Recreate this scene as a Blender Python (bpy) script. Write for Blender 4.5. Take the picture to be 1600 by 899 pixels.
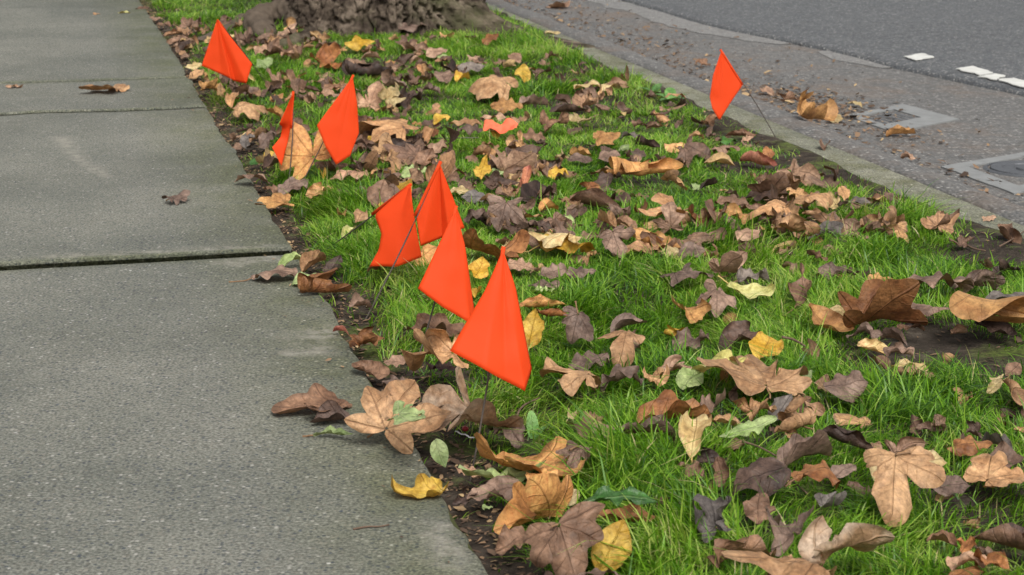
import bpy, bmesh, math, random
import numpy as np
from mathutils import Vector, Matrix, noise as mnoise

for _o in list(bpy.data.objects):
    bpy.data.objects.remove(_o)
scene = bpy.context.scene
COL = scene.collection
random.seed(7)
RNG = np.random.default_rng(7)

# ------------------------------------------------------------------ camera
FPX, CAM_H = 3000.0, 0.74                      # focal length in photo pixels, camera height
PITCH = math.atan((449.5 + 297) / FPX)
cam_d = bpy.data.cameras.new("camera")
cam_d.sensor_width = 36.0
cam_d.lens = FPX / 1600 * 36.0
cam_d.clip_start = 0.05
cam_d.clip_end = 500.0
cam_d.dof.use_dof = True
cam_d.dof.focus_distance = 2.75
cam_d.dof.aperture_fstop = 18.0
cam = bpy.data.objects.new("camera", cam_d)
COL.objects.link(cam)
cam.location = (0, 0, CAM_H)
cam.rotation_euler = (math.pi / 2 - PITCH, 0, 0)
scene.camera = cam

# ------------------------------------------------------------------ overcast sky + weak, very soft sun
SUN_EL, SUN_AZ = math.radians(52), math.radians(165)      # azimuth from +Y towards +X
world = bpy.data.worlds.new("World")
scene.world = world
world.use_nodes = True
wn = world.node_tree
wn.nodes.clear()
sky = wn.nodes.new("ShaderNodeTexSky")
sky.sky_type = 'NISHITA'
sky.sun_disc = False
sky.sun_elevation = SUN_EL
sky.sun_rotation = SUN_AZ
sky.air_density = 1.0
sky.dust_density = 4.0
sky.ozone_density = 1.0
hs = wn.nodes.new("ShaderNodeHueSaturation")
hs.inputs['Saturation'].default_value = 0.15              # cloud-grey light
bg = wn.nodes.new("ShaderNodeBackground")
bg.inputs['Strength'].default_value = 0.085
wo = wn.nodes.new("ShaderNodeOutputWorld")
wn.links.new(sky.outputs[0], hs.inputs['Color'])
wn.links.new(hs.outputs[0], bg.inputs[0])
wn.links.new(bg.outputs[0], wo.inputs[0])
sun_d = bpy.data.lights.new("sun", 'SUN')
sun_d.energy = 1.5
sun_d.angle = math.radians(30)
sun_d.color = (1.0, 0.96, 0.9)
sun = bpy.data.objects.new("sun", sun_d)
COL.objects.link(sun)
_sd = Vector((math.sin(SUN_AZ) * math.cos(SUN_EL), math.cos(SUN_AZ) * math.cos(SUN_EL), math.sin(SUN_EL)))
sun.rotation_euler = _sd.to_track_quat('Z', 'Y').to_euler()
sun.location = _sd * 20

scene.view_settings.view_transform = 'Standard'
scene.view_settings.look = 'None'
scene.view_settings.exposure = 0.95
scene.view_settings.gamma = 1.0
scene.view_settings.use_curve_mapping = False

# ------------------------------------------------------------------ measuring helpers
CP, SP = math.cos(PITCH), math.sin(PITCH)
def ray(u, v):
    a, b = (u - 800) / FPX, (449.5 - v) / FPX
    return Vector((a, CP + b * SP, -SP + b * CP))
def P(u, v, z=0.0):                      # where the sight line through a photo point meets height z
    d = ray(u, v)
    t = (z - CAM_H) / d.z
    return Vector((d.x * t, d.y * t, z))
def Q(u, v, Y):                          # ... or meets the upright plane at distance Y
    d = ray(u, v)
    t = Y / d.y
    return Vector((d.x * t, Y, CAM_H + d.z * t))
def project(co):                         # world points (n,3) -> photo pixels
    co = np.asarray(co)
    y, z = co[:, 1], co[:, 2] - CAM_H
    dep = y * CP - z * SP
    up = y * SP + z * CP
    return 800 + FPX * co[:, 0] / dep, 449.5 - FPX * up / dep
DX, DY = -0.2408, 0.9706                 # direction the pavement runs in
def ST(s, t, z=0.0):                     # s metres along the pavement, t metres across it
    return Vector((s * DX + t * DY, s * DY - t * DX, z))
def st_of(x, y):
    return x * DX + y * DY, x * DY - y * DX

def _hash(ix, iy, seed):
    h = (ix.astype(np.int64) * 374761393 + iy.astype(np.int64) * 668265263 + seed * 1442695041) & 0xFFFFFFFF
    h = ((h ^ (h >> 13)) * 1274126177) & 0xFFFFFFFF
    return ((h ^ (h >> 16)) & 0xFFFF) / 65535.0
def vnoise(x, y, seed=0):                # smooth value noise 0..1
    x, y = np.asarray(x, float), np.asarray(y, float)
    ix, iy = np.floor(x), np.floor(y)
    fx, fy = x - ix, y - iy
    fx, fy = fx * fx * (3 - 2 * fx), fy * fy * (3 - 2 * fy)
    a, b = _hash(ix, iy, seed), _hash(ix + 1, iy, seed)
    c, d = _hash(ix, iy + 1, seed), _hash(ix + 1, iy + 1, seed)
    return (a * (1 - fx) + b * fx) * (1 - fy) + (c * (1 - fx) + d * fx) * fy
def fbm(x, y, oct=4, seed=0):
    v, a, tot = 0, 1.0, 0
    for k in range(oct):
        v = v + a * vnoise(np.asarray(x) * 2 ** k, np.asarray(y) * 2 ** k, seed + k * 17)
        tot += a
        a *= 0.5
    return v / tot

def mesh_obj(name, verts, faces, mat, parent=None, smooth=True, attrs=None, uv=None):
    me = bpy.data.meshes.new(name)
    me.from_pydata([tuple(v) for v in verts], [], [tuple(f) for f in faces])
    if smooth:
        me.polygons.foreach_set('use_smooth', [True] * len(me.polygons))
    for k, vals in (attrs or {}).items():
        at = me.attributes.new(k, 'FLOAT', 'POINT')
        at.data.foreach_set('value', np.asarray(vals, np.float32))
    if uv is not None:
        lay = me.uv_layers.new(name='UVMap')
        idx = np.empty(len(me.loops), np.int32)
        me.loops.foreach_get('vertex_index', idx)
        lay.data.foreach_set('uv', np.asarray(uv, np.float32)[idx].ravel())
    if mat:
        me.materials.append(mat)
    me.update()
    o = bpy.data.objects.new(name, me)
    COL.objects.link(o)
    if parent:
        o.parent = parent
    return o
def big_mesh(name, co, quads=None, tris=None, mat=None, attrs=None, smooth=False):
    me = bpy.data.meshes.new(name)
    nq, nt = (0 if quads is None else len(quads)), (0 if tris is None else len(tris))
    me.vertices.add(len(co))
    me.vertices.foreach_set('co', np.asarray(co, np.float32).ravel())
    loops = []
    if nq: loops.append(np.asarray(quads, np.int32).ravel())
    if nt: loops.append(np.asarray(tris, np.int32).ravel())
    loops = np.concatenate(loops)
    me.loops.add(len(loops))
    me.loops.foreach_set('vertex_index', loops)
    me.polygons.add(nq + nt)
    starts = np.concatenate([np.arange(nq) * 4, nq * 4 + np.arange(nt) * 3]).astype(np.int32)
    me.polygons.foreach_set('loop_start', starts)
    if smooth:
        me.polygons.foreach_set('use_smooth', np.ones(nq + nt, bool))
    me.update(calc_edges=True)
    for k, vals in (attrs or {}).items():
        at = me.attributes.new(k, 'FLOAT', 'POINT')
        at.data.foreach_set('value', np.asarray(vals, np.float32))
    if mat:
        me.materials.append(mat)
    o = bpy.data.objects.new(name, me)
    COL.objects.link(o)
    return o
def empty(name, loc=(0, 0, 0)):
    o = bpy.data.objects.new(name, None)
    COL.objects.link(o)
    o.location = loc
    o.empty_display_size = 0.02
    return o
def tag(o, label=None, cat=None, group=None, kind=None):
    if label: o['label'] = label
    if cat: o['category'] = cat
    if group: o['group'] = group
    if kind: o['kind'] = kind
    return o
def grid_faces(nu, nv, off=0):
    return [(off + i * nv + j, off + i * nv + j + 1, off + (i + 1) * nv + j + 1, off + (i + 1) * nv + j)
            for i in range(nu - 1) for j in range(nv - 1)]
def tube_data(path, radii, n=8, off=0, cap=True):
    vs, fs = [], []
    path = [Vector(p) for p in path]
    for i, p in enumerate(path):
        tg = (path[min(i + 1, len(path) - 1)] - path[max(i - 1, 0)]).normalized()
        ref = Vector((0, 0, 1)) if abs(tg.z) < 0.9 else Vector((1, 0, 0))
        a = tg.cross(ref).normalized()
        b = tg.cross(a).normalized()
        for k in range(n):
            q = 2 * math.pi * k / n
            vs.append(p + (a * math.cos(q) + b * math.sin(q)) * radii[i])
    for i in range(len(path) - 1):
        for k in range(n):
            k2 = (k + 1) % n
            fs.append((off + i * n + k, off + i * n + k2, off + (i + 1) * n + k2, off + (i + 1) * n + k))
    if cap:
        fs.append(tuple(off + k for k in range(n))[::-1])
        fs.append(tuple(off + (len(path) - 1) * n + k for k in range(n)))
    return vs, fs

# ------------------------------------------------------------------ materials
class NT:
    def __init__(s, name, rough=0.8, spec=0.3):
        s.m = bpy.data.materials.new(name)
        s.m.use_nodes = True
        s.t = s.m.node_tree
        s.t.nodes.clear()
        s.out = s.n('ShaderNodeOutputMaterial')
        s.b = s.n('ShaderNodeBsdfPrincipled')
        s.b.inputs['Roughness'].default_value = rough
        s.b.inputs['Specular IOR Level'].default_value = spec
        s.l(s.b.outputs[0], s.out.inputs[0])
    def n(s, k, **kw):
        o = s.t.nodes.new(k)
        for a, b in kw.items():
            setattr(o, a, b)
        return o
    def l(s, a, b): s.t.links.new(a, b)
    def pos(s, which='Object'):
        if which == 'World':
            return s.n('ShaderNodeNewGeometry').outputs['Position']
        return s.n('ShaderNodeTexCoord').outputs[which]
    def noise(s, co, scale, detail=4, rough=0.55, dist=0.0):
        o = s.n('ShaderNodeTexNoise')
        o.inputs['Scale'].default_value = scale
        o.inputs['Detail'].default_value = detail
        o.inputs['Roughness'].default_value = rough
        o.inputs['Distortion'].default_value = dist
        s.l(co, o.inputs['Vector'])
        return o.outputs['Fac']
    def vor(s, co, scale, feature='F1', out='Distance', rnd=1.0):
        o = s.n('ShaderNodeTexVoronoi')
        o.feature = feature
        o.inputs['Scale'].default_value = scale
        o.inputs['Randomness'].default_value = rnd
        s.l(co, o.inputs['Vector'])
        return o.outputs[out]
    def ramp(s, fac, stops, interp='LINEAR'):
        o = s.n('ShaderNodeValToRGB')
        o.color_ramp.interpolation = interp
        e = o.color_ramp.elements
        while len(e) < len(stops): e.new(0.5)
        for k, (p, c) in enumerate(stops):
            e[k].position = p
            e[k].color = (c, c, c, 1) if isinstance(c, (int, float)) else (*c, 1)
        s.l(fac, o.inputs[0])
        return o.outputs[0]
    def mix(s, fac, a, b, mode='MIX'):
        o = s.n('ShaderNodeMix', data_type='RGBA', blend_type=mode)
        for sock, v in ((o.inputs[0], fac), (o.inputs[6], a), (o.inputs[7], b)):
            if hasattr(v, 'is_output'): s.l(v, sock)
            elif isinstance(v, (int, float)): sock.default_value = v
            else: sock.default_value = (*v, 1)
        return o.outputs[2]
    def math(s, op, a, b=0.0, c=0.0, clamp=False):
        o = s.n('ShaderNodeMath', operation=op, use_clamp=clamp)
        for sock, v in zip(o.inputs, (a, b, c)):
            if hasattr(v, 'is_output'): s.l(v, sock)
            else: sock.default_value = v
        return o.outputs[0]
    def attr(s, name):
        return s.n('ShaderNodeAttribute', attribute_name=name).outputs['Fac']
    def bump(s, h, strength=0.5, dist=0.002):
        o = s.n('ShaderNodeBump')
        o.inputs['Strength'].default_value = strength
        o.inputs['Distance'].default_value = dist
        s.l(h, o.inputs['Height'])
        s.l(o.outputs[0], s.b.inputs['Normal'])
    def color(s, c):
        if hasattr(c, 'is_output'): s.l(c, s.b.inputs['Base Color'])
        else: s.b.inputs['Base Color'].default_value = (*c, 1)

def concrete_mat(name, tint=(1, 1, 1), moss=True):
    k = NT(name, 0.85, 0.25)
    p = k.pos('World')
    base = k.ramp(k.noise(p, 2.2, 5, 0.6), [(0.3, (0.107, 0.112, 0.096)), (0.7, (0.176, 0.175, 0.149))])
    base = k.mix(1.0, base, k.ramp(k.noise(p, 0.9, 6, 0.65, 0.6), [(0.30, (0.74, 0.75, 0.73)), (0.5, (1, 1, 1)), (0.70, (1.16, 1.15, 1.14))]), 'MULTIPLY')
    base = k.mix(k.ramp(k.noise(p, 6.5, 6, 0.7), [(0.56, 0.0), (0.72, 0.55)]), base, k.mix(1.0, base, (0.66, 0.66, 0.62), 'MULTIPLY'))
    fine = k.noise(p, 260, 3, 0.6)
    base = k.mix(0.75, base, k.ramp(fine, [(0.36, 0.20), (0.5, 0.5), (0.64, 0.82)]), 'OVERLAY')
    v1 = k.vor(p, 190, out='Distance')
    c1 = k.n('ShaderNodeSeparateColor')
    vv = k.n('ShaderNodeTexVoronoi'); vv.inputs['Scale'].default_value = 190; k.l(p, vv.inputs['Vector'])
    k.l(vv.outputs['Color'], c1.inputs[0])
    stone = k.ramp(c1.outputs[0], [(0.0, (0.035, 0.045, 0.060)), (0.35, (0.065, 0.070, 0.068)), (0.68, (0.14, 0.132, 0.108)), (0.90, (0.23, 0.22, 0.185)), (0.975, (0.36, 0.35, 0.32))])
    grain = k.math('MULTIPLY', k.ramp(v1, [(0.30, 1.0), (0.55, 0.0)]), k.ramp(c1.outputs[1], [(0.45, 0.0), (0.53, 1.0)]))
    col = k.mix(k.math('MULTIPLY', grain, 0.85), base, stone)
    # rare larger pale stones
    vb = k.n('ShaderNodeTexVoronoi'); vb.inputs['Scale'].default_value = 80; k.l(p, vb.inputs['Vector'])
    c2 = k.n('ShaderNodeSeparateColor'); k.l(vb.outputs['Color'], c2.inputs[0])
    big = k.math('MULTIPLY', k.ramp(vb.outputs['Distance'], [(0.13, 1.0), (0.24, 0.0)]), k.ramp(c2.outputs[0], [(0.86, 0.0), (0.88, 1.0)]))
    col = k.mix(big, col, k.ramp(c2.outputs[1], [(0.0, (0.05, 0.065, 0.09)), (0.62, (0.10, 0.10, 0.09)), (0.8, (0.20, 0.195, 0.175)), (1.0, (0.50, 0.49, 0.47))]))
    if moss:
        edge = k.math('MULTIPLY', k.attr('moss'), k.ramp(k.noise(p, 9, 4, 0.65), [(0.3, 0.25), (0.7, 1.0)]))
        col = k.mix(edge, col, k.mix(1.0, col, (0.66, 0.70, 0.44), 'MULTIPLY'))
        st = k.math('MULTIPLY', k.attr('stain'), k.ramp(k.noise(p, 38, 4, 0.7), [(0.38, 0.0), (0.62, 1.0)]))
        col = k.mix(st, col, (0.27, 0.255, 0.215))
    if not moss:
        col = k.mix(k.ramp(k.noise(p, 11, 6, 0.7), [(0.44, 0.0), (0.62, 0.85)]), col, k.mix(1.0, col, (0.55, 0.56, 0.40), 'MULTIPLY'))
    if tint != (1, 1, 1):
        col = k.mix(1.0, col, tint, 'MULTIPLY')
    k.color(col)
    hgt = k.math('ADD', k.math('MULTIPLY', fine, 0.8), k.math('MULTIPLY', v1, -0.8))
    k.bump(hgt, 0.8, 0.0022)
    return k.m

def asphalt_mat(name, a, b, scale=150, brown=0.0):
    k = NT(name, 0.8, 0.3)
    p = k.pos('World')
    base = k.mix(k.noise(p, 1.3, 5, 0.6), a, b)
    vv = k.n('ShaderNodeTexVoronoi'); vv.inputs['Scale'].default_value = scale; k.l(p, vv.inputs['Vector'])
    c1 = k.n('ShaderNodeSeparateColor'); k.l(vv.outputs['Color'], c1.inputs[0])
    stone = k.ramp(c1.outputs[0], [(0.0, (0.05, 0.055, 0.06)), (0.5, (0.14, 0.14, 0.138)), (0.85, (0.24, 0.23, 0.215)), (0.97, (0.42, 0.41, 0.39))])
    col = k.mix(k.math('MULTIPLY', k.ramp(vv.outputs['Distance'], [(0.3, 0.85), (0.6, 0.0)]), 0.8), base, stone)
    col = k.mix(0.5, col, k.ramp(k.noise(p, 34, 4, 0.7), [(0.35, 0.30), (0.65, 0.70)]), 'OVERLAY')
    if brown:
        col = k.mix(k.math('MULTIPLY', k.ramp(k.noise(p, 3.5, 6, 0.7), [(0.5, 0.0), (0.7, 1.0)]), brown), col, (0.17, 0.12, 0.085))
    k.color(col)
    k.bump(k.math('ADD', k.math('MULTIPLY', vv.outputs['Distance'], -1.0), k.noise(p, 60, 3)), 0.7, 0.004)
    return k.m

def soil_mat():
    k = NT('soil', 0.95, 0.15)
    p = k.pos('World')
    col = k.ramp(k.noise(p, 28, 6, 0.65), [(0.3, (0.022, 0.017, 0.013)), (0.55, (0.055, 0.043, 0.033)), (0.75, (0.115, 0.095, 0.075))])
    col = k.mix(k.ramp(k.noise(p, 7, 5, 0.65), [(0.52, 0.0), (0.64, 0.75)]), col, k.ramp(k.noise(p, 160, 3), [(0.3, (0.05, 0.075, 0.015)), (0.7, (0.14, 0.19, 0.035))]))
    k.color(col)
    k.bump(k.math('ADD', k.noise(p, 120, 5, 0.7), k.math('MULTIPLY', k.vor(p, 90), -0.6)), 1.0, 0.006)
    return k.m

def grass_mat():
    k = NT('grass', 0.42, 0.4)
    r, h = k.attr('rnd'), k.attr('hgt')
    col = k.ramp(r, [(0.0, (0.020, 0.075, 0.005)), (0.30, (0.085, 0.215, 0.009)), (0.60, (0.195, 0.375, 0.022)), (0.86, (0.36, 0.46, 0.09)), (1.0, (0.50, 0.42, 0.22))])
    col = k.mix(k.ramp(h, [(0.0, 0.55), (0.35, 0.0)]), col, (0.085, 0.105, 0.030))  # thatch-brown blade roots, also darkened in the colour as shade low between blades
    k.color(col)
    tr = k.n('ShaderNodeBsdfTranslucent')
    k.l(k.mix(1.0, col, (1.0, 1.15, 0.5), 'MULTIPLY'), tr.inputs[0])
    ms = k.n('ShaderNodeMixShader'); ms.inputs[0].default_value = 0.38
    k.l(k.b.outputs[0], ms.inputs[1]); k.l(tr.outputs[0], ms.inputs[2]); k.l(ms.outputs[0], k.out.inputs[0])
    return k.m

def leaf_mat(name, a, b, vein, spots=0.25, gloss=0.55, spec=0.3, trans=0.12, nveins=6.0, vein_amt=0.42, src=None):
    k = NT('leaf_' + name, gloss, spec)
    p = k.pos('Object')
    rnd = k.n('ShaderNodeObjectInfo').outputs['Random'] if src is None else k.attr('rnd')
    off = k.n('ShaderNodeVectorMath', operation='ADD')
    cx = k.n('ShaderNodeCombineXYZ'); k.l(k.math('MULTIPLY', rnd, 7.0), cx.inputs[0]); k.l(k.math('MULTIPLY', rnd, 3.0), cx.inputs[1])
    k.l(p, off.inputs[0]); k.l(cx.outputs[0], off.inputs[1])
    q = off.outputs[0]
    col = k.mix(k.ramp(k.noise(q, 22, 5, 0.6), [(0.40, 0.0), (0.60, 1.0)]), tuple(c * 0.85 for c in a), b)
    if src is not None:
        sc_ = k.ramp(rnd, src)
        col = k.mix(k.ramp(k.noise(q, 30, 5, 0.6), [(0.35, 0.0), (0.65, 1.0)]), k.mix(1.0, sc_, (0.72, 0.68, 0.66), 'MULTIPLY'), k.mix(1.0, sc_, (1.3, 1.25, 1.2), 'MULTIPLY'))
    col = k.mix(1.0, col, k.ramp(k.math('FRACT', k.math('MULTIPLY', rnd, 13.7)), [(0.0, (0.70, 0.68, 0.68)), (0.5, (1, 1, 1)), (1.0, (1.28, 1.20, 1.10))]), 'MULTIPLY')
    col = k.mix(0.7, col, k.ramp(k.noise(q, 110, 5, 0.7), [(0.34, 0.22), (0.66, 0.74)]), 'OVERLAY')
    u, v = k.attr('vu'), k.attr('vv')
    av = k.math('ABSOLUTE', v)
    fr = k.math('FRACT', k.math('MULTIPLY', k.math('SUBTRACT', u, k.math('MULTIPLY', av, 0.75)), nveins))
    side = k.ramp(k.math('ABSOLUTE', k.math('SUBTRACT', fr, 0.5)), [(0.0, 1.0), (0.085, 0.0)])
    mainv = k.ramp(av, [(0.004, 1.0), (0.017, 0.0)])
    vn = k.math('MAXIMUM', mainv, k.math('MULTIPLY', side, k.ramp(k.noise(q, 50, 3), [(0.35, 0.0), (0.65, 0.55)])))
    col = k.mix(k.math('MULTIPLY', vn, vein_amt), col, vein)
    if spots:
        sp = k.math('MULTIPLY', k.ramp(k.noise(q, 75, 4, 0.6), [(0.60, 0.0), (0.70, 1.0)]), spots)
        col = k.mix(sp, col, tuple(c * 0.28 for c in a))
    # brown, dry rim
    rim = k.math('MULTIPLY', k.ramp(k.attr('rim'), [(0.80, 0.0), (1.0, 1.0)]), k.ramp(k.noise(q, 40, 3), [(0.4, 0.0), (0.6, 0.7)]))
    col = k.mix(rim, col, tuple(c * 0.45 for c in b))
    k.color(col)
    wr = k.math('ADD', k.math('MULTIPLY', vn, 0.55), k.math('ADD', k.math('MULTIPLY', k.noise(q, 60, 4, 0.6), 1.0), k.math('MULTIPLY', k.noise(q, 300, 3, 0.6), 0.25)))
    k.bump(wr, 0.65, 0.005)
    tr = k.n('ShaderNodeBsdfTranslucent')
    k.l(k.mix(1.0, col, (1.0, 0.75, 0.45), 'MULTIPLY'), tr.inputs[0])
    ms = k.n('ShaderNodeMixShader'); ms.inputs[0].default_value = trans
    k.l(k.b.outputs[0], ms.inputs[1]); k.l(tr.outputs[0], ms.inputs[2]); k.l(ms.outputs[0], k.out.inputs[0])
    return k.m

def plain_mat(name, c, rough=0.6, spec=0.3, var=0.25, scale=60, bump=0.0, metal=0.0):
    k = NT(name, rough, spec)
    p = k.pos('Object')
    f = k.noise(p, scale, 4, 0.6)
    k.color(k.mix(f, tuple(x * (1 - var) for x in c), tuple(min(1, x * (1 + var)) for x in c)))
    k.b.inputs['Metallic'].default_value = metal
    if bump: k.bump(f, bump, 0.003)
    return k.m

def flag_mat():
    k = NT('orange_vinyl', 0.6, 0.2)
    p = k.pos('Object')
    k.color(k.mix(k.noise(p, 18, 6, 0.7), (0.80, 0.078, 0.012), (0.85, 0.092, 0.017)))
    k.bump(k.noise(p, 45, 3, 0.5), 0.25, 0.003)
    tr = k.n('ShaderNodeBsdfTranslucent'); tr.inputs[0].default_value = (1.0, 0.14, 0.03, 1)
    ms = k.n('ShaderNodeMixShader'); ms.inputs[0].default_value = 0.40
    k.l(k.b.outputs[0], ms.inputs[1]); k.l(tr.outputs[0], ms.inputs[2]); k.l(ms.outputs[0], k.out.inputs[0])
    return k.m

def bark_mat(name='bark'):
    k = NT(name, 0.95, 0.1)
    p = k.pos('World')
    col = k.ramp(k.noise(p, 14, 6, 0.65), [(0.34, (0.030, 0.022, 0.017)), (0.5, (0.088, 0.068, 0.051)), (0.66, (0.215, 0.17, 0.13))])
    col = k.mix(k.math('MULTIPLY', k.ramp(k.noise(p, 4.5, 5, 0.7), [(0.50, 0.0), (0.66, 1.0)]), 0.55), col, (0.085, 0.095, 0.04))
    k.color(col)
    k.bump(k.noise(p, 55, 6, 0.75), 1.0, 0.010)
    return k.m

M_CONC = concrete_mat('sidewalk_concrete')
M_CURB = concrete_mat('curb_concrete', (1.35, 1.33, 1.18), moss=False)
M_COLLAR = plain_mat('meter_box_concrete', (0.20, 0.205, 0.203), 0.85, 0.2, 0.35, 22, 0.5)
M_LANE = asphalt_mat('lane_asphalt', (0.088, 0.086, 0.083), (0.140, 0.135, 0.128), 110, 0.5)
M_ROAD = asphalt_mat('road_asphalt', (0.058, 0.063, 0.069), (0.090, 0.095, 0.101), 120)
M_STRIP = asphalt_mat('worn_concrete', (0.15, 0.147, 0.142), (0.22, 0.215, 0.205), 160)
M_SOIL = soil_mat()
M_GRASS = grass_mat()
M_PAINT = plain_mat('white_road_paint', (0.52, 0.52, 0.49), 0.8, 0.2, 0.3, 25, 0.5)
M_IRON = plain_mat('dark_iron', (0.085, 0.09, 0.098), 0.55, 0.4, 0.4, 70, 0.5, 0.3)
M_RUST = plain_mat('rusty_iron', (0.13, 0.115, 0.10), 0.8, 0.3, 0.45, 55, 0.6)
M_WIRE = plain_mat('steel_wire', (0.085, 0.070, 0.060), 0.5, 0.4, 0.35, 200)
M_TWIG = plain_mat('twig', (0.13, 0.085, 0.06), 0.85, 0.2, 0.4, 80, 0.6)
M_STEM = plain_mat('leaf_stem', (0.20, 0.115, 0.06), 0.7, 0.3, 0.35, 90)
M_STEMY = plain_mat('pale_leaf_stem', (0.50, 0.36, 0.12), 0.6, 0.3, 0.25, 90)
M_WEED = leaf_mat('weed', (0.10, 0.25, 0.06), (0.17, 0.34, 0.10), (0.3, 0.42, 0.2), 0.0, 0.5, 0.35, 0.25)
M_FLAG = flag_mat()
M_BARK = bark_mat()
M_BERRY = plain_mat('berry', (0.35, 0.02, 0.03), 0.3, 0.5, 0.3, 200)
M_PAPER = plain_mat('white_paper', (0.75, 0.77, 0.8), 0.7, 0.2, 0.1, 100)
M_SEED = plain_mat('seed_ball', (0.26, 0.16, 0.06), 0.9, 0.2, 0.5, 300)
M_GROUND = plain_mat('far_ground', (0.08, 0.10, 0.04), 0.95, 0.1, 0.4, 3)
LM = {
 't': leaf_mat('tan', (0.38, 0.205, 0.098), (0.52, 0.315, 0.165), (0.26, 0.13, 0.06)),
 'x': leaf_mat('spotted_tan', (0.38, 0.205, 0.098), (0.52, 0.315, 0.165), (0.20, 0.10, 0.05), 0.85, vein_amt=0.55),
 'k': leaf_mat('pinkish_tan', (0.31, 0.185, 0.120), (0.45, 0.29, 0.195), (0.22, 0.12, 0.08)),
 'b': leaf_mat('brown', (0.155, 0.085, 0.052), (0.255, 0.15, 0.095), (0.10, 0.05, 0.03)),
 'm': leaf_mat('mauve', (0.140, 0.090, 0.068), (0.255, 0.175, 0.135), (0.085, 0.052, 0.04)),
 'd': leaf_mat('dark', (0.042, 0.026, 0.021), (0.095, 0.060, 0.046), (0.03, 0.018, 0.015), 0.1),
 'r': leaf_mat('rust', (0.21, 0.080, 0.028), (0.35, 0.165, 0.065), (0.13, 0.05, 0.02)),
 'o': leaf_mat('orange', (0.42, 0.205, 0.075), (0.56, 0.31, 0.115), (0.27, 0.12, 0.04)),
 'y': leaf_mat('yellow', (0.52, 0.30, 0.028), (0.64, 0.43, 0.085), (0.40, 0.23, 0.03), 0.18, trans=0.2),
 'c': leaf_mat('cream', (0.50, 0.36, 0.16), (0.62, 0.50, 0.27), (0.36, 0.24, 0.09), 0.12, trans=0.2),
 'g': leaf_mat('pale_green', (0.26, 0.36, 0.13), (0.38, 0.47, 0.21), (0.45, 0.50, 0.28), 0.12, trans=0.2),
 'G': leaf_mat('glossy_green', (0.030, 0.095, 0.016), (0.050, 0.145, 0.026), (0.15, 0.25, 0.07), 0.0, 0.42, 0.4, 0.1),
 'Y': leaf_mat('yellow_green', (0.52, 0.50, 0.16), (0.62, 0.60, 0.27), (0.40, 0.40, 0.12), 0.2, trans=0.2),
 'p': leaf_mat('red', (0.34, 0.095, 0.075), (0.45, 0.20, 0.12), (0.20, 0.05, 0.04)),
 's': leaf_mat('slate', (0.11, 0.094, 0.085), (0.19, 0.165, 0.148), (0.06, 0.05, 0.05)),
 'w': leaf_mat('bleached', (0.44, 0.27, 0.15), (0.60, 0.46, 0.33), (0.30, 0.17, 0.08), 0.1),
}

# ================================================================== THE SETTING
WALK_T, CURB_T0, CURB_T1 = 0.418, 1.625, 1.745
LANE_Z = -0.09
NEAR_Z = -0.0075                                   # the nearest slab has sunk a little
TREE_S, TREE_T = 6.60, 1.18
def soil_z(s, t):
    s, t = np.asarray(s, float), np.asarray(t, float)
    z = -0.006 + 0.022 * (fbm(s * 3.1, t * 3.1, 3, 3) - 0.5) + 0.012 * (fbm(s * 16, t * 16, 3, 9) - 0.5)
    e = np.clip((t - WALK_T) / 0.14, 0, 1)
    z = z - 0.018 * (1 - e)
    k = np.clip((t - (CURB_T0 - 0.16)) / 0.15, 0, 1)
    sp = 0.004 + 0.075 * np.clip(fbm(s * 5.0, 7.7, 3, 33) - 0.30, 0, 1)      # soil creeping over the curb here and there
    z = z * (1 - k) + k * (0.007 + 0.006 * (fbm(s * 20, t * 20, 2, 34) - 0.5) - 0.05 * np.clip((t - CURB_T0 - sp) / 0.02, 0, 1))
    d = np.hypot(s - TREE_S, t - TREE_T)
    z = z + 0.045 * np.exp(-(d / 0.55) ** 2)
    return z
def ground_z(s, t):
    s, t = float(s), float(t)
    if t < WALK_T:
        return NEAR_Z if s < 3.257 else 0.0
    if t < CURB_T0: return float(soil_z(s, t))
    if t < CURB_T1: return 0.0
    if t < 1.90: return -0.012
    return LANE_Z

# far base sheet so nothing ends in the void
mesh_obj('ground', [(-80, -60, -0.32), (80, -60, -0.32), (80, 160, -0.32), (-80, 160, -0.32)], [(0, 1, 2, 3)], M_GROUND)['kind'] = 'structure'

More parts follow.
